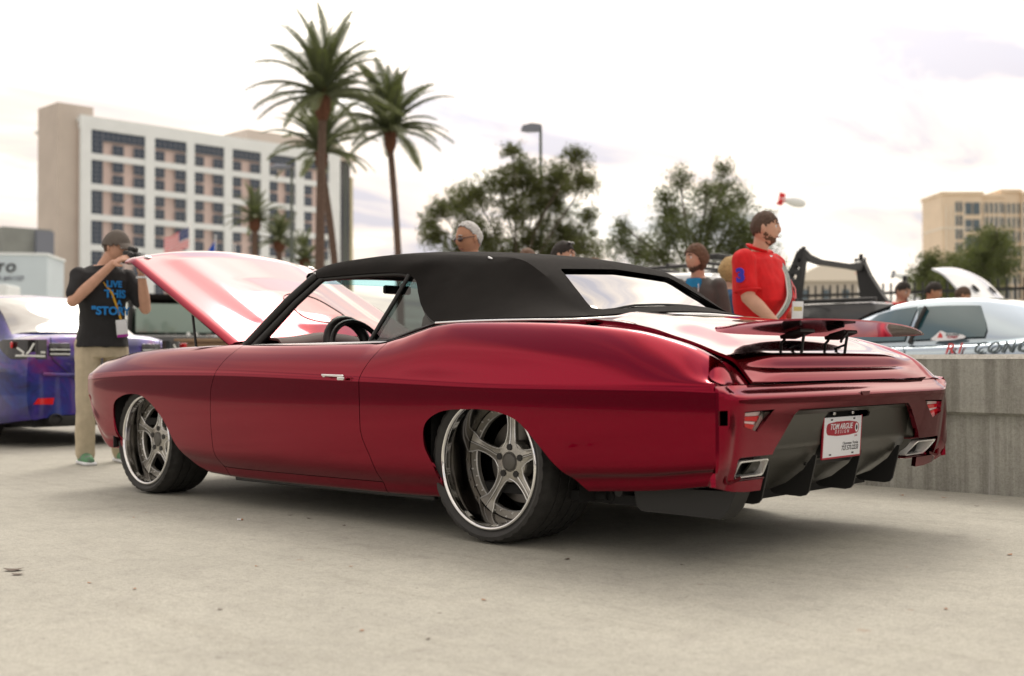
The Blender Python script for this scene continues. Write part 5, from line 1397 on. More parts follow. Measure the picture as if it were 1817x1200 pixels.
def pxb(lst, px0_, k):   # blob list given as (lateral, height, radius) in units of k metres about the trunk line
    return [((a-px0_)*k, .79+(637-b_)*k, c*k*1.22) for a, b_, c in lst]
tree('mesquite_tree', -16.85, 17.35, 'broad olive tree behind the soft top, street lamp rising above it', pxb([(925, 272, 14), (940, 300, 26), (905, 330, 30), (960, 335, 36), (1010, 310, 32), (1035, 285, 18), (1045, 330, 26), (1000, 360, 36), (930, 380, 30), (860, 350, 32), (825, 355, 26), (800, 375, 20), (775, 392, 14), (790, 420, 22), (850, 400, 24), (880, 430, 34), (960, 425, 34), (1020, 410, 34), (1050, 440, 32), (1000, 455, 30), (920, 455, 30), (840, 445, 30), (1060, 380, 16)], 930, .0141), M['leaf1'], nc=34, nl=46, size=.034, seed=3)
tree('mesquite_tree', -11.23, 17.13, 'spiky grey-green tree behind the man in the red polo', pxb([(1110, 400, 14), (1105, 425, 22), (1140, 445, 28), (1190, 345, 18), (1215, 320, 20), (1200, 375, 26), (1245, 355, 22), (1285, 300, 14), (1295, 330, 22), (1300, 370, 28), (1330, 345, 14), (1255, 405, 34), (1190, 415, 32), (1310, 415, 34), (1360, 385, 10), (1345, 440, 26), (1230, 450, 34), (1290, 455, 34), (1170, 460, 30), (1380, 470, 22)], 1240, .0122), M['leaf2'], nc=36, nl=46, size=.030, seed=5, spiky=.55)
tree('mesquite_tree', -6.78, 21.31, 'bushy green tree in front of the cream hotel at right', pxb([(1815, 430, 18), (1840, 430, 30), (1785, 462, 20), (1810, 480, 34), (1740, 490, 26), (1780, 510, 32), (1850, 470, 40)], 1800, .0122), M['leaf2'], nc=40, nl=50, size=.032, seed=8, spiky=.3)
tree('mesquite_tree', -9.20, 24.52, 'low round green tree left of the bushy tree at right', pxb([(1690, 470, 20), (1670, 495, 20), (1715, 480, 24), (1700, 510, 28), (1660, 520, 18), (1735, 515, 24)], 1695, .0141), M['leaf2'], nc=40, nl=50, size=.034, seed=9, spiky=.3)
tree('mesquite_tree', -20.5, 30.0, 'hazy low tree beyond the roll bar truck', pxb([(1440, 500, 22), (1410, 480, 18), (1480, 510, 18), (1395, 510, 24), (1450, 530, 26)], 1430, .018), M['leaf2'], nc=16, nl=30, size=.06, seed=12, spiky=.3)

# ================================================================ palms
M['frond'] = mat('palm_frond', (0.11, 0.135, 0.07), .5, col2=(0.16, 0.18, 0.10), vscale=2); leafy(M['frond'], .3)
M['palmbark'] = mat('palm_trunk', (0.13, 0.085, 0.065), .95, var=.25, vscale=5, bump=.7, bscale=18, stretch=(1, 1, 3))
M['skirt'] = mat('brown_palm_boot', (0.12, 0.05, 0.028), .95, var=.35, vscale=8, bump=.8, bscale=16)
def frond_mesh(L_, elev, droop, seed):
    r_ = random.Random(seed); n = 38; pts = []; x = z = 0.0; a = elev
    for i in range(n+1):
        pts.append(Vector((x, 0, z))); a_ = elev-droop*(i/n)**1.5; x += L_/n*math.cos(a_); z += L_/n*math.sin(a_)
    b = tube(pts, [.035*(1-.85*i/n) for i in range(n+1)], 5)
    for i in range(3, n+1):
        for sub in (0, .5):
            t = (i-sub)/n; i0_ = min(n-1, int(t*n)); p = pts[i0_].lerp(pts[i0_+1], t*n-i0_); d = (pts[min(n, i0_+1)]-pts[i0_]).normalized()
            nrm = Vector((-d.z, 0, d.x))
            for s in (-1, 1):
                ll = L_*.145*math.sin(PI*min(1, .12+.86*t))**.6*r_.uniform(.85, 1.1)
                dr = (Vector((0, s, 0))*.95+d*.50+nrm*r_.uniform(.05, .40)).normalized()
                tip = p+dr*ll+Vector((0, 0, -.34*ll)); wv = d*.0058
                b.faces.new([b.verts.new(q) for q in (p-wv, p+wv, p.lerp(tip, .6)+wv*.9, tip, p.lerp(tip, .6)-wv*.9)])
    me = bpy.data.meshes.new('frond'); b.to_mesh(me); b.free(); me.materials.append(M['frond']); return me
FM = [frond_mesh(1.0, R(84), R(35), 1), frond_mesh(1.0, R(66), R(50), 2), frond_mesh(1.0, R(46), R(62), 3), frond_mesh(1.0, R(24), R(62), 4), frond_mesh(1.0, R(4), R(55), 5)]
def palm(x, y, h, L_, rt_, label, seed, lean=(0, 0), nf=46, group=None):
    t = tag(empty('palm_tree', (x, y, 0)), label, 'palm tree', group); r_ = random.Random(seed)
    lx, ly = lean; pts = []; rr = []
    zb_ = h-.42*L_
    for i in range(13):
        q = i/12; pts.append((lx*q*q, ly*q*q, zb_*q)); rr.append(rt_*(1.12-.25*q+.03*r_.uniform(-1, 1)))
    obj('trunk', tube(pts, rr, 14), M['palmbark'], t, 60)
    sk = tube([(lx, ly, zb_-.04*L_), (lx, ly, zb_+.06*L_), (lx, ly, zb_+.20*L_), (lx, ly, zb_+.33*L_), (lx, ly, h)], [rt_*.95, rt_*1.55, rt_*1.75, rt_*1.35, rt_*.6], 14)
    for k in range(40):
        a = r_.uniform(0, 2*PI); zz_ = zb_+r_.uniform(.0, .36)*L_; q = rt_*1.5
        tube([(lx+q*.8*math.cos(a), ly+q*.8*math.sin(a), zz_), (lx+q*1.15*math.cos(a), ly+q*1.15*math.sin(a), zz_+.09*L_)], [.05*rt_/.25, .02], 4, sk)
    obj('trunk_boot', sk, M['skirt'], t, 60)
    for k in range(nf):
        a = k*2.39996+r_.uniform(-.2, .2); q = (k+.5)/nf; ci = min(4, int(q*5.0))
        o_ = bpy.data.objects.new('frond', FM[ci]); COL.objects.link(o_); o_.parent = t
        s_ = L_*r_.uniform(.78, 1.12); o_.location = (lx, ly, h-.06*L_-.10*L_*q); o_.scale = (s_, s_, s_)
        o_.rotation_euler = (r_.uniform(-.22, .22), r_.uniform(-.20, .22), a)
palm(-36.46, 26.37, 12.3, 3.35, .20, 'tallest palm, its crown touching the top of the sky at centre-left', 21, lean=(.1, .1), nf=46)
palm(-37.72, 32.05, 11.75, 3.2, .17, 'slender palm standing right of the tallest palm', 33, lean=(-.35, -.35), nf=50)
palm(-45.30, 34.55, 12.1, 3.3, .20, 'palm half hidden behind the tallest palm trunk', 45, lean=(-.75, -.6), nf=36)
palm(-88.83, 59.5, 14.0, 3.2, .33, 'leftmost of the three distant palms in front of the hotel', 51, nf=34)
palm(-88.86, 62.22, 12.2, 3.0, .33, 'middle one of the three distant palms in front of the hotel', 61, nf=30)
palm(-89.56, 65.67, 10.6, 3.0, .33, 'rightmost and lowest of the three distant palms by the hotel', 71, nf=30)

# ================================================================ people
from mathutils import noise as mnoise
def ellipse_stack(stack, bm=None, n=28):
    if bm is None: bm = bmesh.new()
    rings = []
    for z, cx, cy, rx, ry in stack:
        rings.append([bm.verts.new((cx+rx*math.copysign(abs(math.cos(2*PI*k/n))**.85, math.cos(2*PI*k/n)), cy+ry*math.copysign(abs(math.sin(2*PI*k/n))**.85, math.sin(2*PI*k/n)), z)) for k in range(n)])
    for a, b in zip(rings, rings[1:]):
        for k in range(n): bm.faces.new((a[k], a[(k+1) % n], b[(k+1) % n], b[k]))
    bm.faces.new(rings[0][::-1]); bm.faces.new(rings[-1]); return bm
def ball(bm, c, r, sc=(1, 1, 1)):
    mt = Matrix.Translation(c) @ Matrix.Diagonal((*[r*s for s in sc], 1)); bmesh.ops.create_uvsphere(bm, u_segments=16, v_segments=10, radius=1, matrix=mt)
def limb(bm, pts, rad):
    P_ = spline([tuple(p) for p in pts], 4); rr = np.interp(np.linspace(0, 1, len(P_)), np.linspace(0, 1, len(rad)), rad)
    tube([tuple(p) for p in P_], list(rr), 14, bm)
    ball(bm, pts[0], rad[0]); ball(bm, pts[-1], rad[-1])
def head_pts(nu=56, nv=40, off=0.0, jaw=1.0):
    out = []
    for j in range(nv+1):
        th = PI*j/nv; row = []
        for i in range(nu):
            ph = 2*PI*i/nu; d = Vector((math.sin(th)*math.cos(ph), math.sin(th)*math.sin(ph), math.cos(th)))
            x, y, z = d.x*(.098+off), d.y*(.077+off), d.z*(.122+off)
            if z < 0:
                q = min(1, -z/.12); y *= 1-.30*q**1.6*jaw; x = x*(1-.10*q)+(.012*q if d.x > 0 else 0)
                if d.x < 0: x *= 1-.42*q
            if d.x > 0:
                fr_ = max(0, d.x)
                x += .018*math.exp(-((y/.012)**2)-(((z+.012)/.020)**2))*(1 if off < .004 else 0)
                x += .010*math.exp(-((y/.008)**2)-(((z-.012)/.022)**2))
                x -= .010*math.exp(-(((abs(y)-.031)/.014)**2)-(((z-.018)/.012)**2))
                x += .006*math.exp(-((y/.05)**2)-(((z-.040)/.010)**2))
                x += .005*math.exp(-((y/.022)**2)-(((z+.052)/.008)**2))
                x += .009*math.exp(-((y/.024)**2)-(((z+.092)/.016)**2))
                x -= .005*math.exp(-((y/.03)**2)-(((z+.070)/.007)**2))
            row.append((Vector((x, y, z)), d))
        out.append(row)
    return out
def head_mesh_bm(bm, mt, off=0.0, mask=None, lump=0.0, jaw=1.0):
    H = head_pts(off=off, jaw=jaw); nv = len(H); nu = len(H[0])
    vs = []
    for row in H:
        r_ = []
        for p, d in row:
            q = p.copy()
            if lump: q += d*lump*(mnoise.noise(Vector((d.x*5, d.y*5, d.z*9)))+.45*mnoise.noise(Vector((d.x*17, d.y*17, d.z*12))))
            r_.append(bm.verts.new(mt @ q))
        vs.append(r_)
    for j in range(nv-1):
        for i in range(nu):
            k = (i+1) % nu; d = H[j][i][1]
            if mask and not mask(Vector((d.x, d.y, d.z+.13*mnoise.noise(d*11)+.05*mnoise.noise(d*31)))): continue
            if j == 0: f = (vs[0][i], vs[1][i], vs[1][k])
            elif j == nv-2: f = (vs[j][i], vs[j+1][i], vs[j][k])
            else: f = (vs[j][i], vs[j+1][i], vs[j+1][k], vs[j][k])
            try: bm.faces.new(f)
            except ValueError: pass
    if mask:
        loose = [v for v in bm.verts if not v.link_faces]; bmesh.ops.delete(bm, geom=loose, context='VERTS')
def hand(bm, wrist, dirv, nrm, curl=.9, s=1, k=1.0):
    """palm and five fingers; nrm points out of the palm, s=+1 thumb on the +side"""
    d = Vector(dirv).normalized(); n = Vector(nrm); n = (n-d*n.dot(d)).normalized(); sd = d.cross(n)*s
    w_ = Vector(wrist); pc = w_+d*.048*k
    for q in (-.024, -.008, .008, .024): tube([w_+sd*q*.6*k, w_+d*.05*k+sd*q*k, w_+d*.088*k+sd*q*1.1*k], [.014*k, .015*k, .012*k], 8, bm); ball(bm, w_+d*.088*k+sd*q*1.1*k, .0115*k)
    for q, L_ in ((-.027, .062), (-.009, .076), (.009, .082), (.027, .074)):
        p = w_+d*.086*k+sd*q*1.1*k; a = curl*.35; pts = [p]
        for seg in range(3):
            a_ = a; v = d*math.cos(a_)+n*math.sin(a_); p = p+v*L_*k*(.42, .33, .25)[seg]; pts.append(p); a += curl*.75
        tube(pts, [.0095*k, .009*k, .008*k, .007*k], 8, bm); ball(bm, pts[-1], .0072*k)
    p = w_+d*.022*k+sd*.026*k; pts = [p, p+(sd*.75+d*.6+n*.25).normalized()*.036*k, p+(sd*.75+d*.6+n*.25).normalized()*.036*k+(sd*.25+d*.9+n*.45).normalized()*.032*k]
    tube(pts, [.014*k, .0115*k, .009*k], 8, bm); ball(bm, pts[-1], .009*k)
def wrinkle(me, amp, fr, seed=0):
    n = len(me.vertices); co = np.empty(n*3); me.vertices.foreach_get('co', co); co = co.reshape(-1, 3); nm = np.empty(n*3); me.vertices.foreach_get('normal', nm); nm = nm.reshape(-1, 3)
    for i in range(n):
        p = Vector(co[i]); q = mnoise.noise(Vector((p.x*fr+seed, p.y*fr, p.z*fr*.55)))+.5*mnoise.noise(Vector((p.x*fr*2.3, p.y*fr*2.3+seed, p.z*fr*1.4)))
        co[i] += nm[i]*amp*q
    me.vertices.foreach_set('co', co.ravel()); me.update()
SK = {}
def skin(name, col):
    if name not in SK: SK[name] = mat(name, col, .5, var=.06, vscale=20, spec=.4)
    return SK[name]
def cloth(name, col, **k): return mat(name, col, .85, var=k.pop('var', .10), vscale=k.pop('vscale', 12), bump=.25, bscale=500, **k)
def to_mesh(bm, nm='m'):
    bmesh.ops.recalc_face_normals(bm, faces=bm.faces); me = bpy.data.meshes.new(nm); bm.to_mesh(me); bm.free(); return me
def person(loc, heading, label, H=1.78, girth=1.0, belly=0.0, sk=None, shirt=None, pants=None, shoe=None, hairm=None, hair='short', J=None, head_rot=(0, 0, 0), head_off=(0, 0, 0), res=.010, sleeve='short', beard=False, jaw=1.0, brows=None, group=None, hands=True):
    k = H/1.78; t = tag(empty('person', (*loc, 0), heading), label, 'person', group)
    g_ = girth
    D_ = dict(shL=(0, .185*g_, 1.43), shR=(0, -.185*g_, 1.43), elL=(-.02, .25*g_, 1.15), elR=(-.02, -.25*g_, 1.15), wrL=(.06, .25*g_, .90), wrR=(.06, -.25*g_, .90),
              hipL=(0, .09, .92), hipR=(0, -.09, .92), knL=(.02, .10, .50), knR=(.02, -.10, .50), anL=(-.02, .11, .09), anR=(-.02, -.11, .09), head=(.02, 0, 1.655), hdL=(.1, 0, -1), hdR=(.1, 0, -1), hnL=(0, -1, 0), hnR=(0, 1, 0), curlL=.5, curlR=.5, lean=0.0)
    if J: D_.update(J)
    V = {a: (Vector(b_)*k if isinstance(b_, tuple) and a[:2] not in ('hd', 'hn') else b_) for a, b_ in D_.items()}
    ln = D_['lean']
    def ts(e=0.0, top=1.0):
        st_ = [((.86 if e == 0 else .88), 0, .125+e*.9, .165+e*.8), (.95, 0, .125, .170), (1.05, .01, .115, .150), (1.15, .01+belly*.35, .115+belly*.5, .150+belly*.25), (1.27, .005+belly*.2, .120+belly*.3, .165+belly*.1), (1.38, 0, .118, .180), (1.44, -.005, .100, .165), (1.475, -.01, .075, .115), (1.50, -.005, .058, .070)]
        return [(z*k, (cx+ln*(z-.95))*k, 0, (rx*g_+e)*k, (ry*g_+e)*k) for z, cx, rx, ry in st_]
    # body, one continuous surface
    b = ellipse_stack(ts(0))
    hp = V['head']; nk = Vector((ln*.52*k-.005, 0, 1.46*k))
    hm = Matrix.Translation(hp) @ Euler(head_rot).to_matrix().to_4x4() @ Matrix.Scale(k, 4)
    limb(b, [nk, nk.lerp(hp, .45), hp+Vector((-.015, 0, -.03))*k], [.060*k, .056*k, .055*k])
    head_mesh_bm(b, hm, jaw=jaw)
    for s in (-1, 1): ball(b, hm @ Vector((-.005, s*.078, -.002)), .031*k, (.62, .28, 1))
    for s, c in ((1, 'L'), (-1, 'R')):
        limb(b, [V['sh'+c], V['sh'+c].lerp(V['el'+c], .5), V['el'+c]], [.056*k*g_, .050*k*g_, .040*k*g_])
        limb(b, [V['el'+c], V['el'+c].lerp(V['wr'+c], .35), V['wr'+c]], [.040*k*g_, .042*k*g_, .028*k])
        if hands: hand(b, V['wr'+c], D_['hd'+c], D_['hn'+c], D_['curl'+c], 1 if s > 0 else -1, k)
        limb(b, [V['hip'+c], V['hip'+c].lerp(V['kn'+c], .5), V['kn'+c]], [.088*k, .075*k, .055*k])
        limb(b, [V['kn'+c], V['kn'+c].lerp(V['an'+c], .35), V['an'+c]], [.055*k, .056*k, .040*k])
        limb(b, [V['an'+c]+Vector((-.03, 0, -.045))*k, V['an'+c]+Vector((.15, 0, -.055))*k], [.034*k, .028*k])
    body = voxel(to_mesh(b), res*k*.85, 2); body.materials.clear(); bo = obj('body', body, sk, t)
    # shirt
    b = ellipse_stack([q for q in ts(.016)][0:9])
    for c in 'LR':
        a, e_ = V['sh'+c], V['el'+c]
        if sleeve == 'short': limb(b, [a+Vector((0, 0, -.01)), a.lerp(e_, .4), a.lerp(e_, .72)], [.073*k*g_, .066*k*g_, .064*k*g_])
        else:
            limb(b, [a, a.lerp(e_, .5), e_], [.074*k*g_, .066*k*g_, .056*k*g_]); limb(b, [e_, e_.lerp(V['wr'+c], .9)], [.056*k*g_, .044*k*g_])
    sm = voxel(to_mesh(b), res*k, 3); sm.materials.clear(); wrinkle(sm, .011*k, 8, 3.1); so_ = obj('shirt', sm, shirt, t)
    # trousers
    b = ellipse_stack([(z, x, y, rx, ry) for z, x, y, rx, ry in [(.80*k, 0, 0, .120*g_*k, .165*g_*k), (.90*k, 0, 0, .135*g_*k, .178*g_*k), (.99*k, .005, 0, .130*g_*k, .172*g_*k)]])
    for c in 'LR':
        h_, n_k, a_k = V['hip'+c], V['kn'+c], V['an'+c]
        limb(b, [h_+Vector((0, 0, -.03)), h_.lerp(n_k, .5), n_k, n_k.lerp(a_k, .5), a_k+Vector((0, 0, -.01))], [.100*k, .092*k, .078*k, .074*k, .070*k])
    pm = voxel(to_mesh(b), res*k, 3); pm.materials.clear(); wrinkle(pm, .013*k, 7, 9.2); obj('trousers', pm, pants, t)
    for c in 'LR':
        a_k = V['an'+c]; b = bmesh.new()
        limb(b, [a_k+Vector((-.045, 0, -.048))*k, a_k+Vector((.05, 0, -.045))*k, a_k+Vector((.165, 0, -.058))*k], [.044*k, .046*k, .034*k])
        sh = voxel(to_mesh(b), .009, 2); sh.materials.clear()
        so2 = obj('shoe', sh, shoe, t); obj('sole', bev_box(.29*k, .095*k, .026, .012, tuple(a_k+Vector((.055*k, 0, -a_k.z+.014)))), M['white'] if shoe else None, so2, 50)
    # hair
    hair_line = {'short': lambda d: d.z > np.interp(d.x, [-1, -.3, .1, .5, 1], [-.42, -.20, .16, .40, .62]),
                 'long': lambda d: d.z > np.interp(d.x, [-1, -.1, .25, .6, 1], [-.98, -.85, -.15, .42, .55]),
                 'bob': lambda d: d.z > np.interp(d.x, [-1, -.1, .25, .6, 1], [-1.1, -1.1, -.75, .25, .50]),
                 'bald': lambda d: d.z > np.interp(d.x, [-1, -.3, .1, .45, .8, 1], [-.48, -.28, .22, .78, .99, 1.2])}[hair if hair in ('short', 'long', 'bob', 'bald') else 'short']
    b = bmesh.new(); off_ = {'short': .0055, 'long': .013, 'bob': .026, 'bald': .007}.get(hair, .009)
    head_mesh_bm(b, hm, off=off_, mask=hair_line, lump=.009 if hair != 'short' else .005)
    ho = obj('hair', b, hairm, t, 60); md_ = ho.modifiers.new('thick', 'SOLIDIFY'); md_.thickness = .006; md_.offset = -1
    if beard:
        b = bmesh.new(); head_mesh_bm(b, hm, off=.0022, mask=lambda d: d.z < np.interp(d.x, [0, .35, .75, 1], [-.20, -.38, -.50, -.52]) and d.x > -.05 and d.z > -.97 and not (abs(d.y) < .22 and -.56 < d.z < -.44 and d.x > .5), lump=.003)
        obj('beard', b, beard if not isinstance(beard, bool) else hairm, t, 60)
    # eyes, brows, mouth
    em = brows or M['leather']
    for s in (-1, 1):
        b = bmesh.new(); ball(b, hm @ Vector((.0775, s*.031, .016)), .0100*k); eo = obj('eye', b, M['white'], t, 180)
        b = bmesh.new(); ball(b, hm @ Vector((.0845, s*.031, .016)), .0050*k); obj('iris', b, M['black'], eo, 180)
        pts = [hm @ Vector(p) for p in ((.094, s*.014, .036), (.093, s*.032, .043), (.080, s*.050, .036))]
        obj('eyebrow', tube(pts, [.0035*k, .0045*k, .0025*k], 6), em, t, 60)
    obj('mouth', tube([hm @ Vector(p) for p in ((.083, -.024, -.056), (.0985, 0, -.055), (.083, .024, -.056))], [.003*k, .0048*k, .003*k], 6), skin('lip', (.30, .11, .09)), t, 60)
    return t, V, hm, k
S1 = skin('skin_light', (.60, .34, .24)); S2 = skin('skin_tan', (.50, .25, .15)); S3 = skin('skin_pale', (.58, .36, .27))
hairs = {a: mat('hair_'+a, c, .7, var=.35, vscale=60, stretch=(1, 1, 4), bump=.5, bscale=200) for a, c in dict(brown=(.095, .055, .036), dark=(.02, .014, .010), grey=(.62, .61, .60), blonde=(.50, .34, .15), ginger=(.13, .065, .035)).items()}

# photographer beside the sedan, aiming to the right
ph, V, hm, k = person((-5.02, -.02), R(-14), 'photographer in cap and black printed shirt aiming a camera, khaki trousers', H=1.80, girth=1.02, sk=S1,
    shirt=cloth('black_cotton', (.018, .018, .02)), pants=cloth('khaki_twill', (.50, .43, .31)), shoe=mat('grey_trainer', (.15, .19, .17), .6, col2=(.05, .30, .09), vscale=18),
    hairm=hairs['brown'], hair='short', res=.0065,
    J=dict(shR=(.035, -.175, 1.42), shL=(.035, .180, 1.42), elR=(.14, -.245, 1.215), elL=(.16, .285, 1.17), wrR=(.27, .015, 1.50), wrL=(.30, .215, 1.42), head=(.075, .085, 1.635), lean=.05,
           hdR=(.55, .55, .35), hnR=(.2, .9, -.3), hdL=(.55, .15, .75), hnL=(-.2, -.5, .8), curlL=.9, curlR=1.1, hipR=(0, -.10, .92), hipL=(0, .10, .92), knR=(.04, -.12, .50), knL=(.03, .13, .50), anR=(.03, -.13, .09), anL=(-.04, .16, .09)), head_rot=(0, R(14), R(34)))
capm = cloth('taupe_cap_cloth', (.13, .11, .095))
b = bmesh.new(); head_mesh_bm(b, hm, off=.017, mask=lambda d: d.z > np.interp(d.x, [-1, 0, 1], [-.05, .12, .30]))
cp_ = obj('cap', b, capm, ph, 60); cp_.modifiers.new('t', 'SOLIDIFY').thickness = .006
G = []
for a in np.linspace(-1.05, 1.05, 13):
    G.append([hm @ Vector(((.098+.01+q*.075*math.cos(a*.9)**.5)*math.cos(a*.62), (.09+.0*q)*math.sin(a), .052-.030*q-.012*(a*a))) for q in (0, .25, .5, .75, 1.0)])
obj('cap_peak', grid_mesh(np.array([[tuple(p) for p in r_] for r_ in G]), .005), capm, cp_, 60)
# shirt print, blue broken lettering
M['bluep'] = mat('blue_shirt_print', (.01, .22, .62), .7)
def ontorso(y, z, k=1.80/1.78): return None
for s_, sz, y, z in (('LIVE', .065, .05, 1.365), ('THIS', .082, .06, 1.29), ('A', .055, .09, 1.225), ('"STORY', .085, .03, 1.16)):
    x_ = .170 + (.012 if z < 1.2 else 0)
    me = text_mesh(s_, sz, .0035, bold=.003)
    n = len(me.vertices); co = np.empty(n*3); me.vertices.foreach_get('co', co); co = co.reshape(-1, 3)
    out_ = np.empty_like(co); yy = y+co[:, 0]; out_[:, 1] = yy; out_[:, 2] = z+co[:, 1]; out_[:, 0] = x_+co[:, 2]-.9*np.clip(np.abs(yy)-.03, 0, None)**2*3.2
    me.vertices.foreach_set('co', out_.ravel()); me.materials.clear(); obj('shirt_print', me, M['bluep'], ph)
# lanyard and badge
M['yellow'] = mat('yellow_strap', (.62, .34, .02), .6)
obj('camera_strap', tube([(-.02, .06, 1.545), (.08, -.07, 1.49), (.150, -.05, 1.40), (.175, .03, 1.30), (.172, .07, 1.19), (.170, .10, 1.10)], .009, 6, flat=.4), M['yellow'], ph, 60)
bd = obj('badge', bev_box(.004, .085, .125, .006, (.178, .105, 1.035), Euler((R(6), 0, R(5)))), M['white'], ph, 50)
obj('badge_stripe', bev_box(.005, .085, .022, .003, (.1785, .112, .975), Euler((R(6), 0, R(5)))), mat('magenta_print', (.35, .02, .30), .5), bd)
obj('wrist_band', tube([V['wrL']+Vector((.033*math.cos(a), .033*math.sin(a), -.02)) for a in np.linspace(0, 2*PI, 17)], .009, 6), M['white'], ph, 60)
# the camera he holds
cm = tag(empty('camera', (0, 0, 0), 0), 'black camera with long lens held to the photographer\'s eye', 'camera')
pm_ = Matrix.Translation((-5.02, -.02, 0)) @ Matrix.Rotation(R(-14), 4, 'Z')
cpos = pm_ @ Vector((.262, .155, 1.565)); cm.location = cpos; cm.rotation_euler = (0, R(10), R(-14+36))
obj('camera_body', bev_box(.075, .145, .100, .014, (0, 0, 0)), M['black'], cm, 50)
obj('prism_hump', bev_box(.065, .06, .045, .014, (0, 0, .062)), M['black'], cm, 50)
obj('grip', bev_box(.045, .035, .095, .014, (.035, -.062, -.004)), M['leather'], cm, 50)
v, f = lathe([(.001, .03), (.036, .03), (.038, .05), (.038, .10), (.042, .11), (.042, .155), (.050, .165), (.050, .215), (.044, .215), (.04, .17), (.001, .17)], 28, 'X')
ob = obj('lens', fix_normals(pydata('lens', v, f)), M['black'], cm, 50)
v, f = lathe([(.0425, .118), (.0435, .118), (.0435, .145), (.0425, .145)], 28, 'X', closed=True); obj('zoom_ring', pydata('zr', v, f), M['leather'], ob, 50)

# man in the red polo
rp, V, hm, k = person((-1.12, 3.10), R(4), 'bearded man in red polo shirt with a blue number three on the sleeve', H=1.87, girth=1.20, belly=.085, sk=S1,
    shirt=cloth('red_pique', (.68, .008, .012)), pants=cloth('navy_cloth', (.03, .035, .05)), shoe=M['black'], hairm=hairs['brown'], hair='short', res=.007, beard=hairs['ginger'], jaw=.7,
    J=dict(elR=(.06, -.275, 1.17), wrR=(.26, -.24, .98), hdR=(.6, .1, -.6), hnR=(-.3, .6, -.5), elL=(.02, .27, 1.16), wrL=(.22, .22, .97), head=(.045, 0, 1.66)), head_rot=(0, R(3), R(22)))
collar = tube([(.080*math.cos(a)+.005, .090*math.sin(a), 1.598-.030*math.cos(a)) for a in np.linspace(R(25), R(335), 22)], .022, 8, flat=.45)
obj('collar', collar, rp.children[1].data.materials[0] if False else bpy.data.materials['red_pique'], rp, 60)
obj('undershirt', bev_box(.03, .07, .06, .01, (.10, 0, 1.515)), M['white'], rp, 50)
ssp = (V['shR']+(V['elR']-V['shR'])*.45)
nrm = Vector((.1, -1, .05)).normalized()
place_text('sleeve_number', '3', .13, tuple(ssp+Vector((.012, -.100, .0))), (1, .12, 0), (.02, -.14, 1), mat('blue_felt', (.05, .04, .50), .8), rp, depth=.006, bold=.007)
obj('sleeve_cuff', tube([V['shR'].lerp(V['elR'], .82)+Vector((.092*math.cos(a), .092*math.sin(a), .012*math.cos(a))) for a in np.linspace(0, 2*PI, 25)], .008, 6), bpy.data.materials['red_pique'], rp, 60)
# striped cross-body strap
def strap_pts(o): return [(-.05, .10, 1.56), (.07, .085+o, 1.545), (.165, .06+o, 1.43), (.225+.0, -.01+o, 1.32), (.262, -.085+o, 1.22), (.245, -.165+o, 1.12), (.17, -.235+o*.6, 1.02), (.05, -.27, .98)]
for o, c_ in ((-.024, (.6, .6, .58)), (-.012, (.04, .09, .07)), (0, (.6, .6, .58)), (.012, (.04, .09, .07)), (.024, (.6, .6, .58)), (.038, (.02, .03, .06))):
    obj('strap_stripe', tube([tuple(p) for p in spline([(x*1.045+.004, y, z) for x, y, z in strap_pts(o)], 5)], .0075, 6), mat('strap_stripe', c_, .8), rp, 60)
M['pinkl'] = mat('pink_lanyard', (.70, .18, .20), .7)
obj('lanyard', tube([(-.05, -.085, 1.55), (.06, -.09, 1.53), (.13, -.05, 1.46), (.175, .0, 1.40), (.22, .05, 1.30), (.262, .06, 1.21)], .0085, 6, flat=.5), M['pinkl'], rp, 60)
obj('lanyard', tube([(-.05, .09, 1.55), (.08, .09, 1.52), (.175, .12, 1.40), (.235, .11, 1.30), (.262, .065, 1.21)], .0085, 6, flat=.5), M['pinkl'], rp, 60)
bd = obj('badge', bev_box(.006, .095, .150, .006, (.282, .045, 1.13), Euler((0, R(6), R(-30)))), M['white'], rp, 50)
obj('badge_print', bev_box(.004, .07, .03, 0, (.286, .043, 1.15), Euler((0, R(6), R(-30)))), mat('badge_yellow', (.6, .5, .2), .6), bd)
obj('badge_clip', bev_box(.012, .03, .02, .003, (.275, .05, 1.215)), M['black'], rp, 40)

# young man in grey jacket, looking left
yj, V, hm, k = person((-1.85, 3.38), R(-78), 'young man with swept brown hair in grey jacket and blue shirt', H=1.70, girth=.95, sk=S1, shirt=cloth('grey_jacket', (.085, .080, .075)), pants=cloth('dark_jeans', (.03, .04, .06)), shoe=M['black'],
    hairm=hairs['ginger'], hair='long', sleeve='long', beard=hairs['brown'], head_rot=(0, R(4), R(-34)), hands=True, res=.010)
obj('tee_shirt', bev_box(.03, .13, .22, .02, (.098, 0, 1.32), Euler((0, R(-8), 0))), cloth('turquoise_tee', (.01, .20, .42)), yj, 50)
obj('zip', tube([(.125, .055, 1.38), (.135, .05, 1.1)], .004, 5), M['white'], yj, 60)
# blonde woman
person((-1.88, 3.88), R(50), 'blonde woman in denim blue top half hidden behind the man in red', H=1.62, girth=.92, sk=S3, shirt=cloth('denim_blue', (.04, .12, .25)), pants=cloth('dark_cloth', (.03, .03, .035)), shoe=M['black'], hairm=hairs['blonde'], hair='bob', head_rot=(0, R(8), R(-20)))
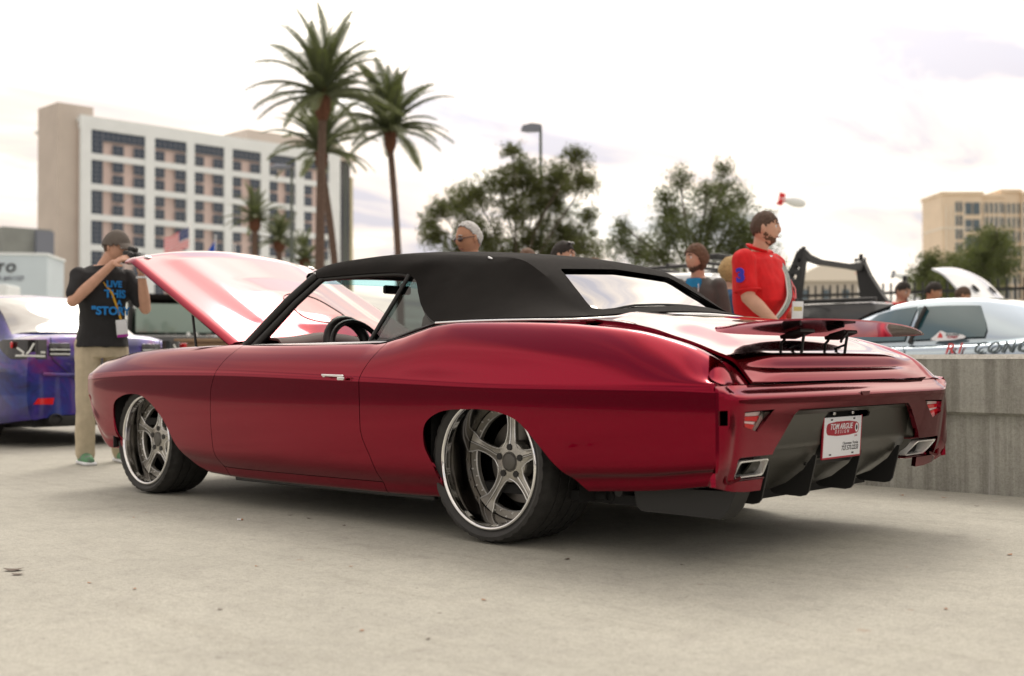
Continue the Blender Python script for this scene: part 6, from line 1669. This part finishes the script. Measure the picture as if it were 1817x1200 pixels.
# older man with sunglasses
om, V, hm, k = person((-2.36, 1.34), R(-82), 'older man with white hair and glasses behind the soft top', H=1.755, girth=1.05, sk=S2, shirt=cloth('lavender_shirt', (.30, .32, .46)), pants=cloth('grey_slacks', (.12, .12, .13)), shoe=M['black'], hairm=hairs['grey'], hair='bald', head_rot=(0, R(14), R(-22)), res=.008, brows=hairs['grey'])
M['sung'] = mat('brown_sunglass', (.05, .025, .02), .08, coat=1)
gl = bmesh.new()
for s in (-1, 1):
    ball(gl, hm @ Vector((.094, s*.033, .014)), .023, (.35, 1, .72))
tube([hm @ Vector(p) for p in ((.10, -.014, .018), (.104, 0, .02), (.10, .014, .018))], .003, 6, gl)
for s in (-1, 1): tube([hm @ Vector(p) for p in ((.09, s*.055, .018), (.03, s*.083, .016), (-.01, s*.084, .008))], .003, 6, gl)
obj('glasses', gl, M['sung'], om, 60)
person((-2.62, 2.20), R(110), 'person with short light brown hair, only the crown above the soft top', H=1.645, sk=S1, shirt=cloth('brown_shirt', (.10, .06, .04)), pants=cloth('jeans_b', (.03, .04, .07)), shoe=M['black'], hairm=hairs['ginger'], hair='short')
dk_, V, hm, k = person((-2.62, 2.60), R(10), 'dark haired man with shades pushed up on his hair', H=1.725, sk=S1, shirt=cloth('grey_tee', (.12, .12, .12)), pants=cloth('jeans_c', (.03, .04, .07)), shoe=M['black'], hairm=hairs['dark'], hair='short', head_rot=(0, R(10), R(10)))
b = bmesh.new()
for s in (-1, 1): ball(b, hm @ Vector((.055, s*.033, .115)), .022, (.6, 1, .5))
obj('sunglasses', b, M['lampblack'], dk_, 60)
person((-3.40, 3.95), R(60), 'balding person farther back, just showing over the soft top', H=1.72, sk=S3, shirt=cloth('tan_shirt', (.25, .2, .15)), pants=cloth('jeans_d', (.03, .04, .07)), shoe=M['black'], hairm=hairs['ginger'], hair='bald')
# three people leaning over the white car
for (x, y), h_, hd_, lb_, shc, hc, sk_ in (((-2.70, 8.70), 1.72, R(-15), 'dark haired man in red shirt left of the raised white hood', (.55, .01, .015), 'dark', S1),
                                           ((-2.55, 9.15), 1.73, R(20), 'man with short dark hair in pale shirt looking under the white hood', (.45, .47, .52), 'dark', S2),
                                           ((-2.45, 9.75), 1.70, R(30), 'tanned man close beside the raised white hood', (.10, .09, .09), 'brown', S2)):
    person((x, y), hd_, lb_, H=h_, sk=sk_, shirt=cloth('shirt_x', shc), pants=cloth('trousers_x', (.05, .05, .06)), shoe=M['black'], hairm=hairs[hc], hair='short', head_rot=(0, R(24), 0), J=dict(head=(.08, 0, 1.62), lean=.08), res=.013)

# ================================================================ litter on the ground
grp = 'dry flecks scattered on the concrete'
FL_ = [(-0.86, -2.58, .075, 'd', 'largest dark leaf lying at the left of the concrete'), (-0.76, -2.61, .045, 'd', 'small dark leaf just beyond the largest leaf'),
 (-1.39, -0.92, .03, 'd', 'dark fleck in the edge of the shadow under the red door'), (-1.22, -0.93, .03, 'd', 'dark fleck beside the shadow edge, midway between the wheels'), (-0.89, -0.98, .028, 'd', 'dark fleck ahead of the rear wheel at the shadow edge'),
 (0.83, -1.78, .022, 'r', 'rusty fleck in the middle foreground below the rear wheel'), (0.88, -2.34, .02, 'r', 'rusty fleck nearest the bottom edge left of centre'), (0.01, -1.67, .018, 'r', 'tiny rusty fleck left of the rear wheel in open concrete'), (-0.26, -1.91, .018, 'r', 'tiny rusty fleck midway between cigarette butt and bottom edge'),
 (0.51, -0.99, .03, 'd', 'dark fleck just right of the rear tyre contact'), (0.92, -0.79, .02, 'd', 'dark fleck in the soft shadow behind the rear wheel'), (0.5, 1.98, .035, 'r', 'rusty leaf scrap at the foot of the barrier wall near the car'), (0.73, 2.03, .035, 'r', 'second rusty leaf scrap along the barrier wall foot'),
 (1.02, 1.77, .03, 'd', 'dark scrap a little out from the barrier wall foot'), (1.75, 0.29, .03, 'r', 'rusty fleck near the right edge in open concrete'), (-0.19, -2.46, .02, 'r', 'rusty fleck right of the largest dark leaf'), (-0.41, -2.51, .02, 'r', 'rusty fleck close to the largest dark leaf'),
 (0.32, -2.45, .02, 'd', 'dark fleck at lower left in open concrete'), (1.1, -2.28, .018, 'd', 'dark fleck at the bottom edge near the middle'), (-1.9, -1.5, .02, 'r', 'rusty fleck in front of the front wheel'), (2.0, -.9, .02, 'r', 'rusty fleck at lower right of the concrete')]
for x, y, s, kd, lab in FL_:
    fleck('dry_leaf', x, y, s, random.uniform(0, 3) if s < .04 else .9, M['leafd' if kd == 'd' else 'leafr'], lab, 'leaf', grp)
ob = obj('cigarette_butt', tube([(-.014, 0, .004), (.006, 0, .004)], .004, 8), M['white']); ob.location = (-1.42, -1.20, .002); ob.rotation_euler = (0, 0, .7)
tag(ob, 'white cigarette butt on the concrete ahead of the rear wheel', 'cigarette'); obj('filter_tip', tube([(.006, 0, .004), (.015, 0, .004)], .0042, 8), M['leafr'], ob)
